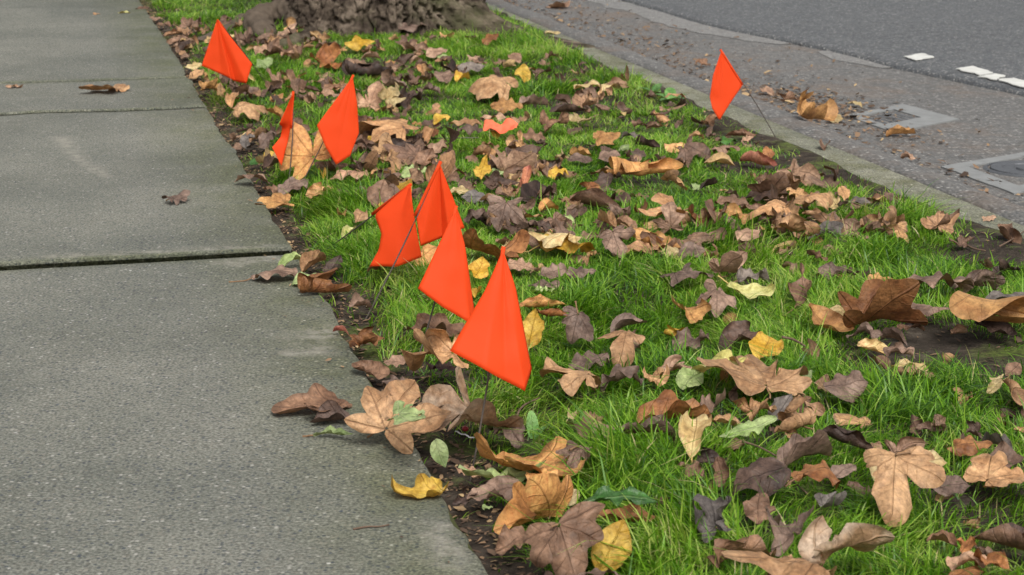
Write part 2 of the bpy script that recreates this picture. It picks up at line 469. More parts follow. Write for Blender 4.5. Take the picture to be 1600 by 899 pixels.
# ---- sidewalk: slabs, one of them cracked across
sidewalk = tag(empty('sidewalk', ST(4, -0.4, 0)), kind='structure')
def edge_t(s):                                     # worn right-hand edge
    return WALK_T + 0.012 * (vnoise(s * 7.0, 0.3, 5) - 0.5) + 0.010 * (vnoise(s * 31.0, 1.3, 6) - 0.5)
def crack(t):                                      # course of the crack
    return 4.925 + 0.075 * (fbm(np.asarray(t) * 5.0, 2.2, 4, 8) - 0.5) + 0.055 * np.clip(np.asarray(t), -0.3, 0.5)
def seg_dist(s, t, a, b):
    ax, ay = a; bx, by = b
    dx, dy = bx - ax, by - ay
    k = np.clip(((s - ax) * dx + (t - ay) * dy) / (dx * dx + dy * dy), 0, 1)
    return np.hypot(s - ax - k * dx, t - ay - k * dy)
def slab(f0, f1, z, ns):
    tt = np.concatenate([np.linspace(-1.45, -0.35, 12), np.linspace(-0.33, 1.0, 56)])
    tt = tt / 1.0
    # parameter: left edge -1.45, right edge follows edge_t
    w = (tt + 1.45) / (tt[-1] + 1.45)
    w = np.concatenate([[0], w[1:-1], [0.9975, 1.0]])
    uu = np.concatenate([[0], np.linspace(0.004, 0.996, ns), [1.0]])
    S_, T_ = np.zeros((len(uu), len(w))), np.zeros((len(uu), len(w)))
    for i, u in enumerate(uu):
        s_mid = None
        tr = -1.45 + w * (WALK_T + 1.45)
        s_row = f0(tr) * (1 - u) + f1(tr) * u
        S_[i] = s_row
        T_[i] = -1.45 + w * (edge_t(s_row) + 1.45)
    Z = z + 0.0022 * (fbm(S_ * 6, T_ * 6, 3, 21) - 0.5)
    Z[0, :] -= 0.005; Z[-1, :] -= 0.005; Z[:, -1] -= 0.007; Z[:, 0] -= 0.005
    n0, n1 = S_.shape
    co = [ST(S_[i, j], T_[i, j], Z[i, j]) for i in range(n0) for j in range(n1)]
    fs = grid_faces(n0, n1)
    ring = [(0, j) for j in range(n1)] + [(i, n1 - 1) for i in range(1, n0)] + [(n0 - 1, j) for j in range(n1 - 2, -1, -1)] + [(i, 0) for i in range(n0 - 2, 0, -1)]
    b0 = len(co)
    for (i, j) in ring:
        co.append(ST(S_[i, j], T_[i, j], -0.10))
    for k in range(len(ring)):
        k2 = (k + 1) % len(ring)
        a, b = ring[k], ring[k2]
        fs.append((a[0] * n1 + a[1], b[0] * n1 + b[1], b0 + k2, b0 + k))
    sv = np.concatenate([S_.ravel(), [S_[i, j] for i, j in ring]]); tv = np.concatenate([T_.ravel(), [T_[i, j] for i, j in ring]])
    moss = np.clip(1.25 - (WALK_T - tv) / 0.17, 0, 1) * 0.9
    for sj in (3.257, 5.49):
        moss = np.maximum(moss, np.clip(1 - np.abs(sv - sj) / 0.05, 0, 1))
    moss = np.maximum(moss, np.clip(1 - np.abs(sv - crack(tv)) / 0.03, 0, 1))
    moss[b0:] = 1.0
    st = np.zeros(len(sv))
    for a, b, r in (((4.55, 0.045), (4.23, 0.08), 0.020), ((4.23, 0.08), (4.02, 0.128), 0.013), ((2.70, 0.36), (2.72, 0.40), 0.035), ((2.62, 0.33), (2.63, 0.37), 0.022),
                    ((1.80, 0.38), (1.90, 0.392), 0.02), ((3.20, 0.30), (3.22, 0.385), 0.03), ((3.29, 0.0), (3.285, 0.38), 0.012)):
        st = np.maximum(st, np.clip(1.3 - seg_dist(sv, tv, a, b) / r, 0, 0.8))
    o = mesh_obj('slab', [v - sidewalk.location for v in co], [f[::-1] for f in fs], M_CONC, sidewalk, True, {'moss': moss, 'stain': st})
    return o
const = lambda c: (lambda t: c + 0 * np.asarray(t))
slab(const(-0.6), const(3.250), NEAR_Z, 130)
slab(const(3.256), lambda t: crack(t) - 0.006, 0.0, 90)
slab(lambda t: crack(t) + 0.006, const(5.485), 0.0035, 34)
slab(const(5.496), const(7.625), 0.0045, 80)
slab(const(7.636), const(9.80), 0.0, 40)
slab(const(9.81), const(12.0), 0.0, 20)
slab(const(12.01), const(24.0), 0.0, 30)
# mossy bed seen in the joints
mesh_obj('moss_bed', [ST(-0.6, -1.45, -0.013), ST(-0.6, WALK_T - 0.004, -0.013), ST(24, WALK_T - 0.004, -0.012), ST(24, -1.45, -0.012)], [(3, 2, 1, 0)],
         plain_mat('joint_moss', (0.055, 0.06, 0.025), 0.95, 0.1, 0.5, 60, 0.6))
bpy.data.objects['moss_bed']['kind'] = 'structure'

# ---- verge soil
ss = np.concatenate([np.linspace(0.6, 1.4, 20), np.arange(1.415, 6.0, 0.014), np.arange(6.02, 10.0, 0.025), np.linspace(10.1, 24, 40)])
tt = np.concatenate([np.arange(WALK_T - 0.006, CURB_T0 - 0.03, 0.0125), np.arange(CURB_T0 - 0.025, CURB_T0 + 0.085, 0.005)])
S2, T2 = np.meshgrid(ss, tt, indexing='ij')
Z2 = soil_z(S2, T2)
co = np.stack([S2 * DX + T2 * DY, S2 * DY - T2 * DX, Z2], -1).reshape(-1, 3)
n1 = len(tt)
ii, jj = np.meshgrid(np.arange(len(ss) - 1), np.arange(n1 - 1), indexing='ij')
q = np.stack([ii * n1 + jj, (ii + 1) * n1 + jj, (ii + 1) * n1 + jj + 1, ii * n1 + jj + 1], -1).reshape(-1, 4)[:, ::-1]
verge = big_mesh('verge_soil', co, quads=q, mat=M_SOIL, smooth=True)
verge['kind'] = 'structure'

# ---- curb, asphalt berm beside it, parking lane, road
def strip_mesh(name, profile, s_list, mat, wob=0.0, seed=0):
    vs, n = [], len(profile)
    for s in s_list:
        for k, (t, z) in enumerate(profile):
            w = wob * (float(vnoise(s * 3.0 + k, seed + 0.5, seed)) - 0.5) + 0.4 * wob * (float(vnoise(s * 17.0 + k * 3, seed + 1.5, seed)) - 0.5)
            vs.append(ST(s, t + w, z))
    fs = [f[::-1] for f in grid_faces(len(s_list), n)]
    o = mesh_obj(name, vs, fs, mat)
    o['kind'] = 'structure'
    return o
sl = list(np.arange(0.5, 9.0, 0.06)) + list(np.linspace(9.1, 26, 30))
strip_mesh('curb', [(CURB_T0 - 0.004, -0.12), (CURB_T0, -0.006), (CURB_T0 + 0.008, 0.0), (CURB_T0 + 0.06, 0.001), (CURB_T1 - 0.006, 0.0), (CURB_T1, -0.006), (CURB_T1 + 0.002, -0.12)], sl, M_CURB, 0.004, 2)
strip_mesh('asphalt_berm', [(CURB_T1 - 0.003, -0.05), (CURB_T1 + 0.004, -0.004), (CURB_T1 + 0.05, 0.002), (1.845, -0.006), (1.885, -0.028), (1.925, -0.066), (1.97, -0.096), (2.03, -0.12)], sl, M_LANE, 0.03, 4)
lane_s = list(np.arange(0.5, 12, 0.1)) + list(np.linspace(12.5, 60, 30))
strip_mesh('parking_lane', [(1.90, LANE_Z - 0.004), (2.1, LANE_Z), (2.4, LANE_Z), (2.9, LANE_Z), (3.3, LANE_Z)], lane_s, M_LANE, 0.0, 5)
# road overlay: its ragged edge follows the measured line
edge_px = [(960, 0), (1030, 20), (1130, 48), (1300, 82), (1400, 108), (1500, 130), (1600, 152)]
eg = sorted(st_of(*P(u, v, LANE_Z)[:2]) for u, v in edge_px)
es, et = [e[0] for e in eg], [e[1] for e in eg]
def road_t(s):
    base = np.interp(s, es, et)
    if s < es[0]: base = et[0] + (es[0] - s) * 0.10
    if s > es[-1]: base = et[-1] - min(s - es[-1], 3.0) * 0.03
    return float(base) + 0.03 * (float(fbm(s * 4.0, 0.7, 4, 30)) - 0.5)
rs = list(np.arange(1.0, 11, 0.025)) + list(np.linspace(11.1, 60, 60))
vs, fs = [], []
for s in rs:
    t0 = road_t(s)
    for (dt, z) in ((0.0, -0.006), (0.006, 0.010), (0.03, 0.016), (0.5, 0.018), (2.0, 0.03), (7.0, 0.03)):
        vs.append(ST(s, t0 + dt, LANE_Z + z))
mesh_obj('road', vs, [f[::-1] for f in grid_faces(len(rs), 6)], M_ROAD)['kind'] = 'structure'
# worn pale concrete strip exposed along the road edge
def strip_patch(s0, s1, w0):
    sA = np.arange(s0, s1, 0.03)
    vs = []
    for s in sA:
        k = min(1, (s - s0) / 0.25, (s1 - s) / 0.25)
        w = w0 * (0.35 + 0.65 * max(k, 0)) * (0.55 + 0.9 * float(fbm(s * 5, 3.3, 3, 41)))
        t0 = road_t(s)
        vs += [ST(s, t0 + 0.004, LANE_Z + 0.003), ST(s, t0 - w, LANE_Z + 0.0015)]
    fs = [(2 * i + 1, 2 * i, 2 * i + 2, 2 * i + 3) for i in range(len(sA) - 1)]
    o = mesh_obj('worn_gutter_strip', vs, fs, M_STRIP)
    o['kind'] = 'structure'
strip_patch(6.55, 12.0, 0.13)
strip_patch(5.85, 6.35, 0.10)
# white road paint: a small dash and a worn broken line
road_marking = tag(empty('road_marking', P(1500, 108, LANE_Z + 0.03)), kind='structure')
def paint(pts, seed):
    c = [P(u, v, LANE_Z + 0.0225) for u, v in pts]
    vs = []
    n = len(c)
    for i in range(n):
        a, b = c[i], c[(i + 1) % n]
        for k in range(7):
            p = a.lerp(b, k / 7)
            p = p + Vector((mnoise.noise(p * 30 + Vector((seed, 0, 0))), mnoise.noise(p * 30 + Vector((0, seed, 0))), 0)) * 0.016
            vs.append(p - road_marking.location)
    top = list(vs)
    vs += [v - Vector((0, 0, 0.003)) for v in top]
    m = len(top)
    fs = [tuple(range(m))[::-1]] + [(i, (i + 1) % m, m + (i + 1) % m, m + i) for i in range(m)]
    mesh_obj('dash', vs, fs, M_PAINT, road_marking, False)
paint([(1412, 88), (1440, 83), (1457, 89), (1432, 94)], 1)
paint([(1494, 107), (1520, 103), (1552, 113), (1530, 117)], 2)
paint([(1531, 119), (1553, 115), (1572, 118), (1556, 124)], 3)
paint([(1560, 125), (1580, 121), (1640, 134), (1622, 142)], 4)

# ---- water-meter boxes let into the lane
def quad_pt(c, u, v, z):
    a = c[0].lerp(c[1], u); b = c[3].lerp(c[2], u)
    p = a.lerp(b, v)
    return Vector((p.x, p.y, z))
def meter_box(corners, label, inner, round_lid):
    c = [P(u, v, LANE_Z) for u, v in corners]
    ctr = sum(c, Vector()) / 4
    root = tag(empty('meter_box', Vector((ctr.x, ctr.y, LANE_Z))), label, 'meter box', 'concrete meter boxes in the lane')
    L = root.location
    zt = LANE_Z + 0.0035
    u0, v0, u1, v1 = inner
    n = 12
    # collar: top ring between outer border and inner opening, plus outer and inner walls
    outer, inn = [], []
    for (a, b, uv0, uv1) in ((0, 1, (0, 0), (1, 0)), (1, 2, (1, 0), (1, 1)), (2, 3, (1, 1), (0, 1)), (3, 0, (0, 1), (0, 0))):
        for k in range(n):
            f = k / n
            u = uv0[0] + (uv1[0] - uv0[0]) * f; v = uv0[1] + (uv1[1] - uv0[1]) * f
            outer.append(quad_pt(c, u + 0.015 * (random.random() - .5), v + 0.015 * (random.random() - .5), zt) - L)
            inn.append(quad_pt(c, u0 + (u1 - u0) * u, v0 + (v1 - v0) * v, zt) - L)
    m = len(outer)
    vs = outer + inn + [v - Vector((0, 0, 0.05)) for v in outer] + [v - Vector((0, 0, 0.03)) for v in inn]
    fs = []
    for i in range(m):
        j = (i + 1) % m
        fs += [(i, j, m + j, m + i), (i, 2 * m + i, 2 * m + j, j), (m + i, m + j, 3 * m + j, 3 * m + i)]
    mesh_obj('collar', vs, fs, M_COLLAR, root, False)
    # cover plate inside the collar
    vs, fs = [], []
    e = 0.02
    for k, (u, v) in enumerate(((u0 + e, v0 + e), (u1 - e, v0 + e), (u1 - e, v1 - e), (u0 + e, v1 - e))):
        vs.append(quad_pt(c, u, v, zt - 0.006) - L); 
    vs += [v - Vector((0, 0, 0.02)) for v in vs[:4]]
    fs = [(0, 1, 2, 3), (0, 4, 5, 1), (1, 5, 6, 2), (2, 6, 7, 3), (3, 7, 4, 0)]
    lid = mesh_obj('lid', vs, fs, M_RUST if not round_lid else M_COLLAR, root, False)
    if not round_lid:
        for k in range(6):                          # raised ribs on the plate
            u = u0 + (u1 - u0) * (0.14 + 0.144 * k)
            w = 0.018
            a = [quad_pt(c, u - w, v0 + (v1 - v0) * 0.12, 0), quad_pt(c, u + w, v0 + (v1 - v0) * 0.12, 0), quad_pt(c, u + w, v0 + (v1 - v0) * 0.88, 0), quad_pt(c, u - w, v0 + (v1 - v0) * 0.88, 0)]
            vv = [Vector((p.x, p.y, zt - 0.003)) - L for p in a] + [Vector((p.x, p.y, zt - 0.0065)) - L for p in a]
            mesh_obj('rib', vv, [(0, 1, 2, 3), (0, 4, 5, 1), (1, 5, 6, 2), (2, 6, 7, 3), (3, 7, 4, 0)], M_IRON, lid, False)
    else:
        pc = quad_pt(c, (u0 + u1) / 2, (v0 + v1) / 2, 0)
        r = 0.40 * min((c[1] - c[0]).length * (u1 - u0), (c[3] - c[0]).length * (v1 - v0))
        vs, fs = [], []
        prof = [(1.06, -0.006), (1.06, 0.001), (1.0, 0.004), (0.96, 0.004), (0.95, 0.0), (0.9, 0.0), (0.88, 0.005), (0.62, 0.005), (0.60, 0.002), (0.30, 0.002), (0.28, 0.006), (0.0, 0.006)]
        N = 36
        for (q, z) in prof:
            for k in range(N):
                vs.append(Vector((pc.x + r * q * math.cos(2 * math.pi * k / N), pc.y + r * q * math.sin(2 * math.pi * k / N), zt - 0.004 + z)) - L)
        for i in range(len(prof) - 1):
            for k in range(N):
                k2 = (k + 1) % N
                fs.append((i * N + k, i * N + k2, (i + 1) * N + k2, (i + 1) * N + k))
        mesh_obj('round_cover', vs, fs, M_IRON, root, False)
meter_box([(1322, 182), (1411, 164), (1499, 188), (1395, 208)], 'pale concrete meter box with square dark plate and leaf litter on one corner', (0.12, 0.14, 0.70, 0.66), False)
meter_box([(1470, 262), (1640, 233), (1720, 268), (1585, 305)], 'concrete meter box with round dark iron cover, cut by the right picture edge', (0.16, 0.14, 0.88, 0.86), True)

# ---- street tree: flared trunk with cracked bark, surface roots, bare limbs above
tree = tag(empty('street_tree', ST(TREE_S, TREE_T, 0)), 'big street tree trunk with rough brown bark and flaring roots', 'tree')
def worley(x, y, seed):                            # distance to nearest and second cell point, and that cell's own random value
    ix, iy = np.floor(x), np.floor(y)
    d1, d2, idv = np.full(x.shape, 9.0), np.full(x.shape, 9.0), np.zeros(x.shape)
    for di in (-1, 0, 1):
        for dj in (-1, 0, 1):
            cx, cy = ix + di, iy + dj
            px, py = cx + _hash(cx, cy, seed), cy + _hash(cx, cy, seed + 7)
            d = np.hypot(x - px, y - py)
            nr = d < d1
            d2 = np.where(nr, d1, np.minimum(d2, d))
            idv = np.where(nr, _hash(cx, cy, seed + 13), idv)
            d1 = np.where(nr, d, d1)
    return d1, d2, idv
def trunk_mesh():
    na = 560
    zz = np.concatenate([np.arange(-0.08, 0.40, 0.004), np.linspace(0.41, 1.2, 60), np.linspace(1.25, 4.2, 50)])
    nz = len(zz)
    a = np.linspace(0, 2 * np.pi, na, endpoint=False)
    A, Zg = np.meshgrid(a, zz)
    zc = np.clip(Zg, 0, None)
    base = 0.350 - 0.020 * np.clip(zc, 0, 4)
    fl = np.zeros_like(A)
    for ang, amp, wid, h in ((-0.64, 0.50, 0.22, 0.050), (-1.20, 0.05, 0.22, 0.10), (-1.75, 0.08, 0.28, 0.09), (-2.3, 0.06, 0.3, 0.12), (math.pi - 0.1, 0.07, 0.35, 0.12), (1.2, 0.12, 0.5, 0.14), (2.3, 0.1, 0.5, 0.14)):
        d = np.abs((A - ang + np.pi) % (2 * np.pi) - np.pi)
        fl += amp * np.exp(-(d / wid) ** 2) * (np.exp(-zc / h) * 0.75 + 0.25 * np.exp(-zc / (h * (1.3 if amp > 0.4 else 3))))
    fl += 0.03 * np.exp(-zc / 0.05)
    R = base + fl
    x, y = A * 0.40, Zg
    wx = 0.085 * (fbm(x * 11, y * 11, 5, 50) - 0.5) * 2
    wy = 0.085 * (fbm(x * 11 + 40, y * 11, 5, 54) - 0.5) * 2
    d1, d2, iv = worley((x + wx * 0.45) * 30, (y + wy * 0.45) * 9, 51)
    e1 = np.clip((d2 - d1 - 0.03) * 7.0, 0, 1)
    c1, c2, iw = worley((x + wx * 0.5) * 60, (y + wy * 0.5) * 24, 52)
    e2 = np.clip((c2 - c1 - 0.02) * 5.0, 0, 1)
    f3 = fbm(x * 70, y * 60, 3, 53)
    gr = np.abs(fbm(x * 17 + wx * 12, y * 3.0, 4, 56) - 0.5)
    gr2 = np.abs(fbm(x * 30 + 9, y * 17 + wy * 10, 4, 57) - 0.5)
    R = R + e1 * (0.014 + 0.010 * iv) + e2 * (0.002 + 0.003 * iw) + 0.010 * (f3 - 0.5) - 0.020
    R = R - 0.026 * np.exp(-(gr / 0.022) ** 2) - 0.010 * np.exp(-(gr2 / 0.022) ** 2)
    X = R * np.cos(A); Y = R * np.sin(A)
    co = np.stack([X, Y, Zg], -1).reshape(-1, 3)
    i, j = np.meshgrid(np.arange(nz - 1), np.arange(na), indexing='ij')
    j2 = (j + 1) % na
    q = np.stack([i * na + j, i * na + j2, (i + 1) * na + j2, (i + 1) * na + j], -1).reshape(-1, 4)
    o = big_mesh('trunk', co, quads=q, mat=M_BARK, smooth=True)
    o.parent = tree
trunk_mesh()
def rough_tube(name, pts, radii, mat, parent, n=14, amp=0.12, sub=6):
    path, rr = [], []
    pts = [Vector(p) for p in pts]
    for i in range(len(pts) - 1):
        p0, p1, p2, p3 = pts[max(i - 1, 0)], pts[i], pts[i + 1], pts[min(i + 2, len(pts) - 1)]
        for k in range(sub):
            t = k / sub
            path.append(0.5 * ((2 * p1) + (p2 - p0) * t + (2 * p0 - 5 * p1 + 4 * p2 - p3) * t * t + (3 * p1 - p0 - 3 * p2 + p3) * t ** 3))
            rr.append(radii[i] * (1 - t) + radii[i + 1] * t)
    path.append(pts[-1]); rr.append(radii[-1])
    vs, fs = tube_data(path, rr, n)
    out = []
    for k, v in enumerate(vs):
        c = path[k // n]
        w = v + parent.location
        out.append(c + (v - c) * (1 + amp * mnoise.fractal(w * 22, 1.0, 2.0, 3) + amp * 0.8 * mnoise.noise(w * 60)))
    return mesh_obj(name, out, fs, mat, parent)
M_ROOT = plain_mat('root_bark', (0.095, 0.074, 0.056), 0.95, 0.1, 0.55, 38, 1.0)
T0 = tree.location
def G(u, v, z): return P(u, v, z) - T0
rough_tube('root', [G(475, 22, 0.07), G(440, 22, 0.065), G(410, 28, 0.055), G(404, 44, 0.03), G(418, 60, 0.005), G(430, 72, -0.06)], [0.065, 0.048, 0.046, 0.048, 0.042, 0.03], M_ROOT, tree, 36, 0.22, 12)
rough_tube('root', [G(420, 28, 0.03), G(385, 34, 0.022), G(350, 54, 0.008), G(312, 69, -0.004), G(285, 76, -0.03)], [0.036, 0.028, 0.026, 0.022, 0.012], M_ROOT, tree, 14, 0.2)
rough_tube('root', [G(350, 48, -0.01), G(315, 50, 0.002), G(285, 51, 0.002), G(256, 51, -0.02)], [0.016, 0.015, 0.015, 0.010], M_ROOT, tree, 12, 0.2)
rough_tube('root', [G(490, 58, 0.02), G(448, 72, 0.012), G(412, 84, -0.005), G(385, 96, -0.04)], [0.035, 0.026, 0.022, 0.014], M_BARK, tree, 24, 0.35)
for ang, el, ln, r in ((0.4, 0.9, 2.4, 0.11), (2.4, 0.8, 2.2, 0.10), (4.3, 0.9, 2.3, 0.10), (5.5, 1.25, 2.6, 0.12)):
    d = Vector((math.cos(ang) * math.cos(el), math.sin(ang) * math.cos(el), math.sin(el)))
    p0 = Vector((0, 0, 3.7))
    rough_tube('limb', [p0, p0 + d * ln * 0.35, p0 + d * ln * 0.7 + Vector((0, 0, 0.1)), p0 + d * ln + Vector((0, 0, 0.35))], [r * 1.3, r, r * 0.7, r * 0.35], M_BARK, tree, 10, 0.08)

# ================================================================== MARKING FLAGS
def resample(poly, n):
    pts = [Vector(p) for p in poly]
    ls = [0]
    for a, b in zip(pts, pts[1:]): ls.append(ls[-1] + (b - a).length)
    out = []
    for k in range(n):
        d = ls[-1] * k / (n - 1)
        i = 0
        while i < len(pts) - 2 and ls[i + 1] < d: i += 1
        f = (d - ls[i]) / max(1e-9, ls[i + 1] - ls[i])
        out.append(pts[i].lerp(pts[i + 1], min(1, max(0, f))))
    return out
def smooth_poly(pts, it=2):                          # corner cutting that keeps the ends
    for _ in range(it):
        o = [pts[0]]
        for a, b in zip(pts, pts[1:]):
            o += [a.lerp(b, 0.25), a.lerp(b, 0.75)]
        o.append(pts[-1])
        pts = o
    return pts
def marking_flag(label, top, base, dY, columns, hoist, bulge=0.006, hidden=None, ridges=()):
    """top, base: photo points of the wire's ends; columns: edge lines of the sheet, each a list of (u, v, depth offset in metres)"""
    b = P(base[0], base[1], 0.0)
    s, t = st_of(b.x, b.y)
    gz = ground_z(s, t)
    b = P(base[0], base[1], gz)
    root = tag(empty('marking_flag', b), label, 'flag', 'orange marking flags on wires')
    Yt = b.y + dY
    T = Q(top[0], top[1], Yt)
    # wire: gently bowed
    path = []
    for k in range(13):
        f = k / 12
        p = b.lerp(T, f) + Vector((0.004 * math.sin(math.pi * f), 0, 0.0))
        path.append(p - b)
    path = [path[0] - (path[1] - path[0]).normalized() * 0.05] + path
    vs, fs = tube_data(path, [0.0012] * len(path), 8)
    mesh_obj('wire', vs, fs, M_WIRE, root)
    cols = [[Q(u, v, Yt + d) for (u, v, d) in c] for c in columns]
    if hidden:                                       # the sheet turns back to the wire behind what shows
        H = [T.lerp(b, f) + Vector((0, 0.0015, 0)) for f in (0.0, hoist * 0.5, hoist)]
        if hidden == 'right': cols.append(H)
        else: cols.insert(0, H)
    n, m = 24, 7
    rows = [resample(c, n) for c in cols]
    grid = []
    for i in range(n):
        pts = []
        for c in range(len(rows) - 1):
            for k in range(m if c < len(rows) - 2 else m + 1):
                f = k / m
                p = rows[c][i].lerp(rows[c + 1][i], f)
                w = math.sin(math.pi * f) * math.sin(math.pi * min(1, 0.15 + i / (n - 1)))
                p = p + Vector((0, -bulge * w, 0))
                e = min(1.0, 0.3 + i / (n - 1))
                p = p + Vector((0, 1, 0.1)) * 0.0028 * e * mnoise.noise(Vector((p.x * 26, p.z * 26, base[0])))
                for (rf, amp) in ridges:
                    p = p + Vector((0, -amp * math.exp(-((f - rf) / 0.07) ** 2) * e, 0))
                pts.append(p - b)
        grid.append(pts)
    nc = len(grid[0])
    sheet = mesh_obj('sheet', [p for r in grid for p in r], grid_faces(n, nc), M_FLAG, root)
    sm = sheet.modifiers.new('thickness', 'SOLIDIFY'); sm.thickness = 0.0002; sm.offset = 0
    # rolled sleeve that holds the sheet to the wire
    d = (b - T)
    sp = [(T + d * (hoist * k / 6)) - b for k in range(7)]
    sp[0] = sp[0] - d.normalized() * 0.004
    vs, fs = tube_data(sp, [0.0026] * 7, 10)
    mesh_obj('sleeve', vs, fs, M_FLAG, root)
    return root
def fan(T, ends, t0=0.0):                            # straight lines from the top to each point of the lower rim
    out = []
    for e in ends:
        (u, v, d), mid = e[:3], e[3:]
        col = [(T[0], T[1], t0)] + [tuple(m) for m in mid] + [(u, v, d)]
        out.append(col)
    return out
marking_flag('folded orange flag leaning left of the tree trunk, farthest of the flags', (341, 33), (424, 142), -0.25,
             fan((339, 31), [(315, 103, -0.01), (345, 116, -0.004), (361, 124, -0.016), (367, 127, 0.002), (385, 131, -0.01), (394, 100, 0.0)]), 0.62, 0.001)
marking_flag('narrow orange flag seen nearly edge-on near the sidewalk', (458, 146), (449, 302), 0.01,
             [[(457, 147, -0.01), (448, 168, -0.015), (436, 194, -0.02), (441, 198, 0.0), (438, 215, 0.0), (425, 231, -0.02), (439, 258, -0.02)], [(460, 145, 0), (457, 185, 0), (450, 220, 0), (440, 259, -0.02)]], 0.35, 0.001)
marking_flag('diamond-shaped orange flag right of the edge-on one', (551, 120), (463, 303), 0.0,
             fan((551, 120), [(495, 196, -0.03), (508, 228, -0.034), (525, 258, -0.034), (547, 244, -0.026), (561, 208, -0.01, (558, 160, -0.004))]), 0.45, 0.001)
marking_flag('lowest-left flag of the cluster, square and tilted, wire to the left', (640, 290), (503, 395), -0.27,
             [[(639, 289, 0), (612, 312, 0.0), (585, 336, 0.0), (596, 365, -0.012), (592, 390, -0.016), (577, 417, -0.02)], [(640, 290, -0.004), (628, 330, -0.014), (624, 370, -0.022), (620, 417, -0.03)], [(642, 291, -0.01), (644, 315, -0.02), (650, 355, -0.02), (659, 402, -0.02)]], 0.40, 0.002)
marking_flag('upper flag of the cluster, behind the kite flag, pale wire crossing its neighbour', (687, 256), (570, 502), 0.03,
             fan((687, 255), [(650, 335, -0.008), (657, 385, -0.016), (690, 372, 0.004), (702, 366, -0.010), (726, 356, 0.006)]), 0.33, 0.001)
marking_flag('kite flag just behind the front flag', (712, 326), (650, 572), 0.02,
             fan((712, 326), [(653, 451, -0.045), (692, 480, -0.050), (734, 505, -0.048), (742, 490, -0.03, (727, 385, -0.014))]), 0.55, 0.001, hidden='right')
marking_flag('front flag, nearest and largest of the orange flags', (786, 391), (734, 757), 0.03,
             fan((786, 390), [(703, 548, -0.05, (757, 455, -0.02)), (757, 577, -0.062), (790, 596, -0.056), (820, 612, -0.060), (831, 577, -0.035, (806, 450, -0.014))]), 0.42, 0.001, hidden='right')
marking_flag('lone orange flag beside the curb', (1127, 80), (1212, 215), 0.0,
             fan((1127, 80), [(1109, 152, -0.018, (1114, 118, -0.012)), (1113, 170, -0.022), (1124, 188, -0.024), (1142, 160, -0.014), (1161, 132, 0)]), 0.385, 0.001)
# the one that lies on the ground
M_FADED = plain_mat('faded_vinyl', (0.80, 0.15, 0.075), 0.6, 0.2, 0.1, 40)
def fallen_flag():
    c = P(782, 205, 0.02)
    s, t = st_of(c.x, c.y)
    z0 = float(soil_z(s, t))
    root = tag(empty('fallen_flag', (c.x, c.y, z0)), 'crumpled orange flag lying among leaves on the ground', 'flag', None)
    n, m = 26, 18
    vs = []
    for i in range(n):
        for j in range(m):
            x = (i / (n - 1) - 0.5) * 0.08; y = (j / (m - 1) - 0.5) * 0.055
            z = 0.026 + 0.016 * mnoise.noise(Vector((x * 28, y * 28, 4.2))) + 0.008 * mnoise.noise(Vector((x * 70, y * 70, 1.0))) + 0.20 * (y + 0.045) 
            z += 0.010 * abs(math.sin(x * 60))
            vs.append(Vector((x - 0.15 * y, y * 0.8, z)))
    o = mesh_obj('sheet', vs, [f[::-1] for f in grid_faces(n, m)], M_FADED, root)
    o.rotation_euler = (0, 0, math.radians(-14))
    vs, fs = tube_data([(-0.05, -0.03, 0.02), (-0.10, -0.02, 0.018), (-0.2, 0.0, 0.012)], [0.0012] * 3, 8)
    mesh_obj('wire', vs, fs, M_WIRE, root)
fallen_flag()

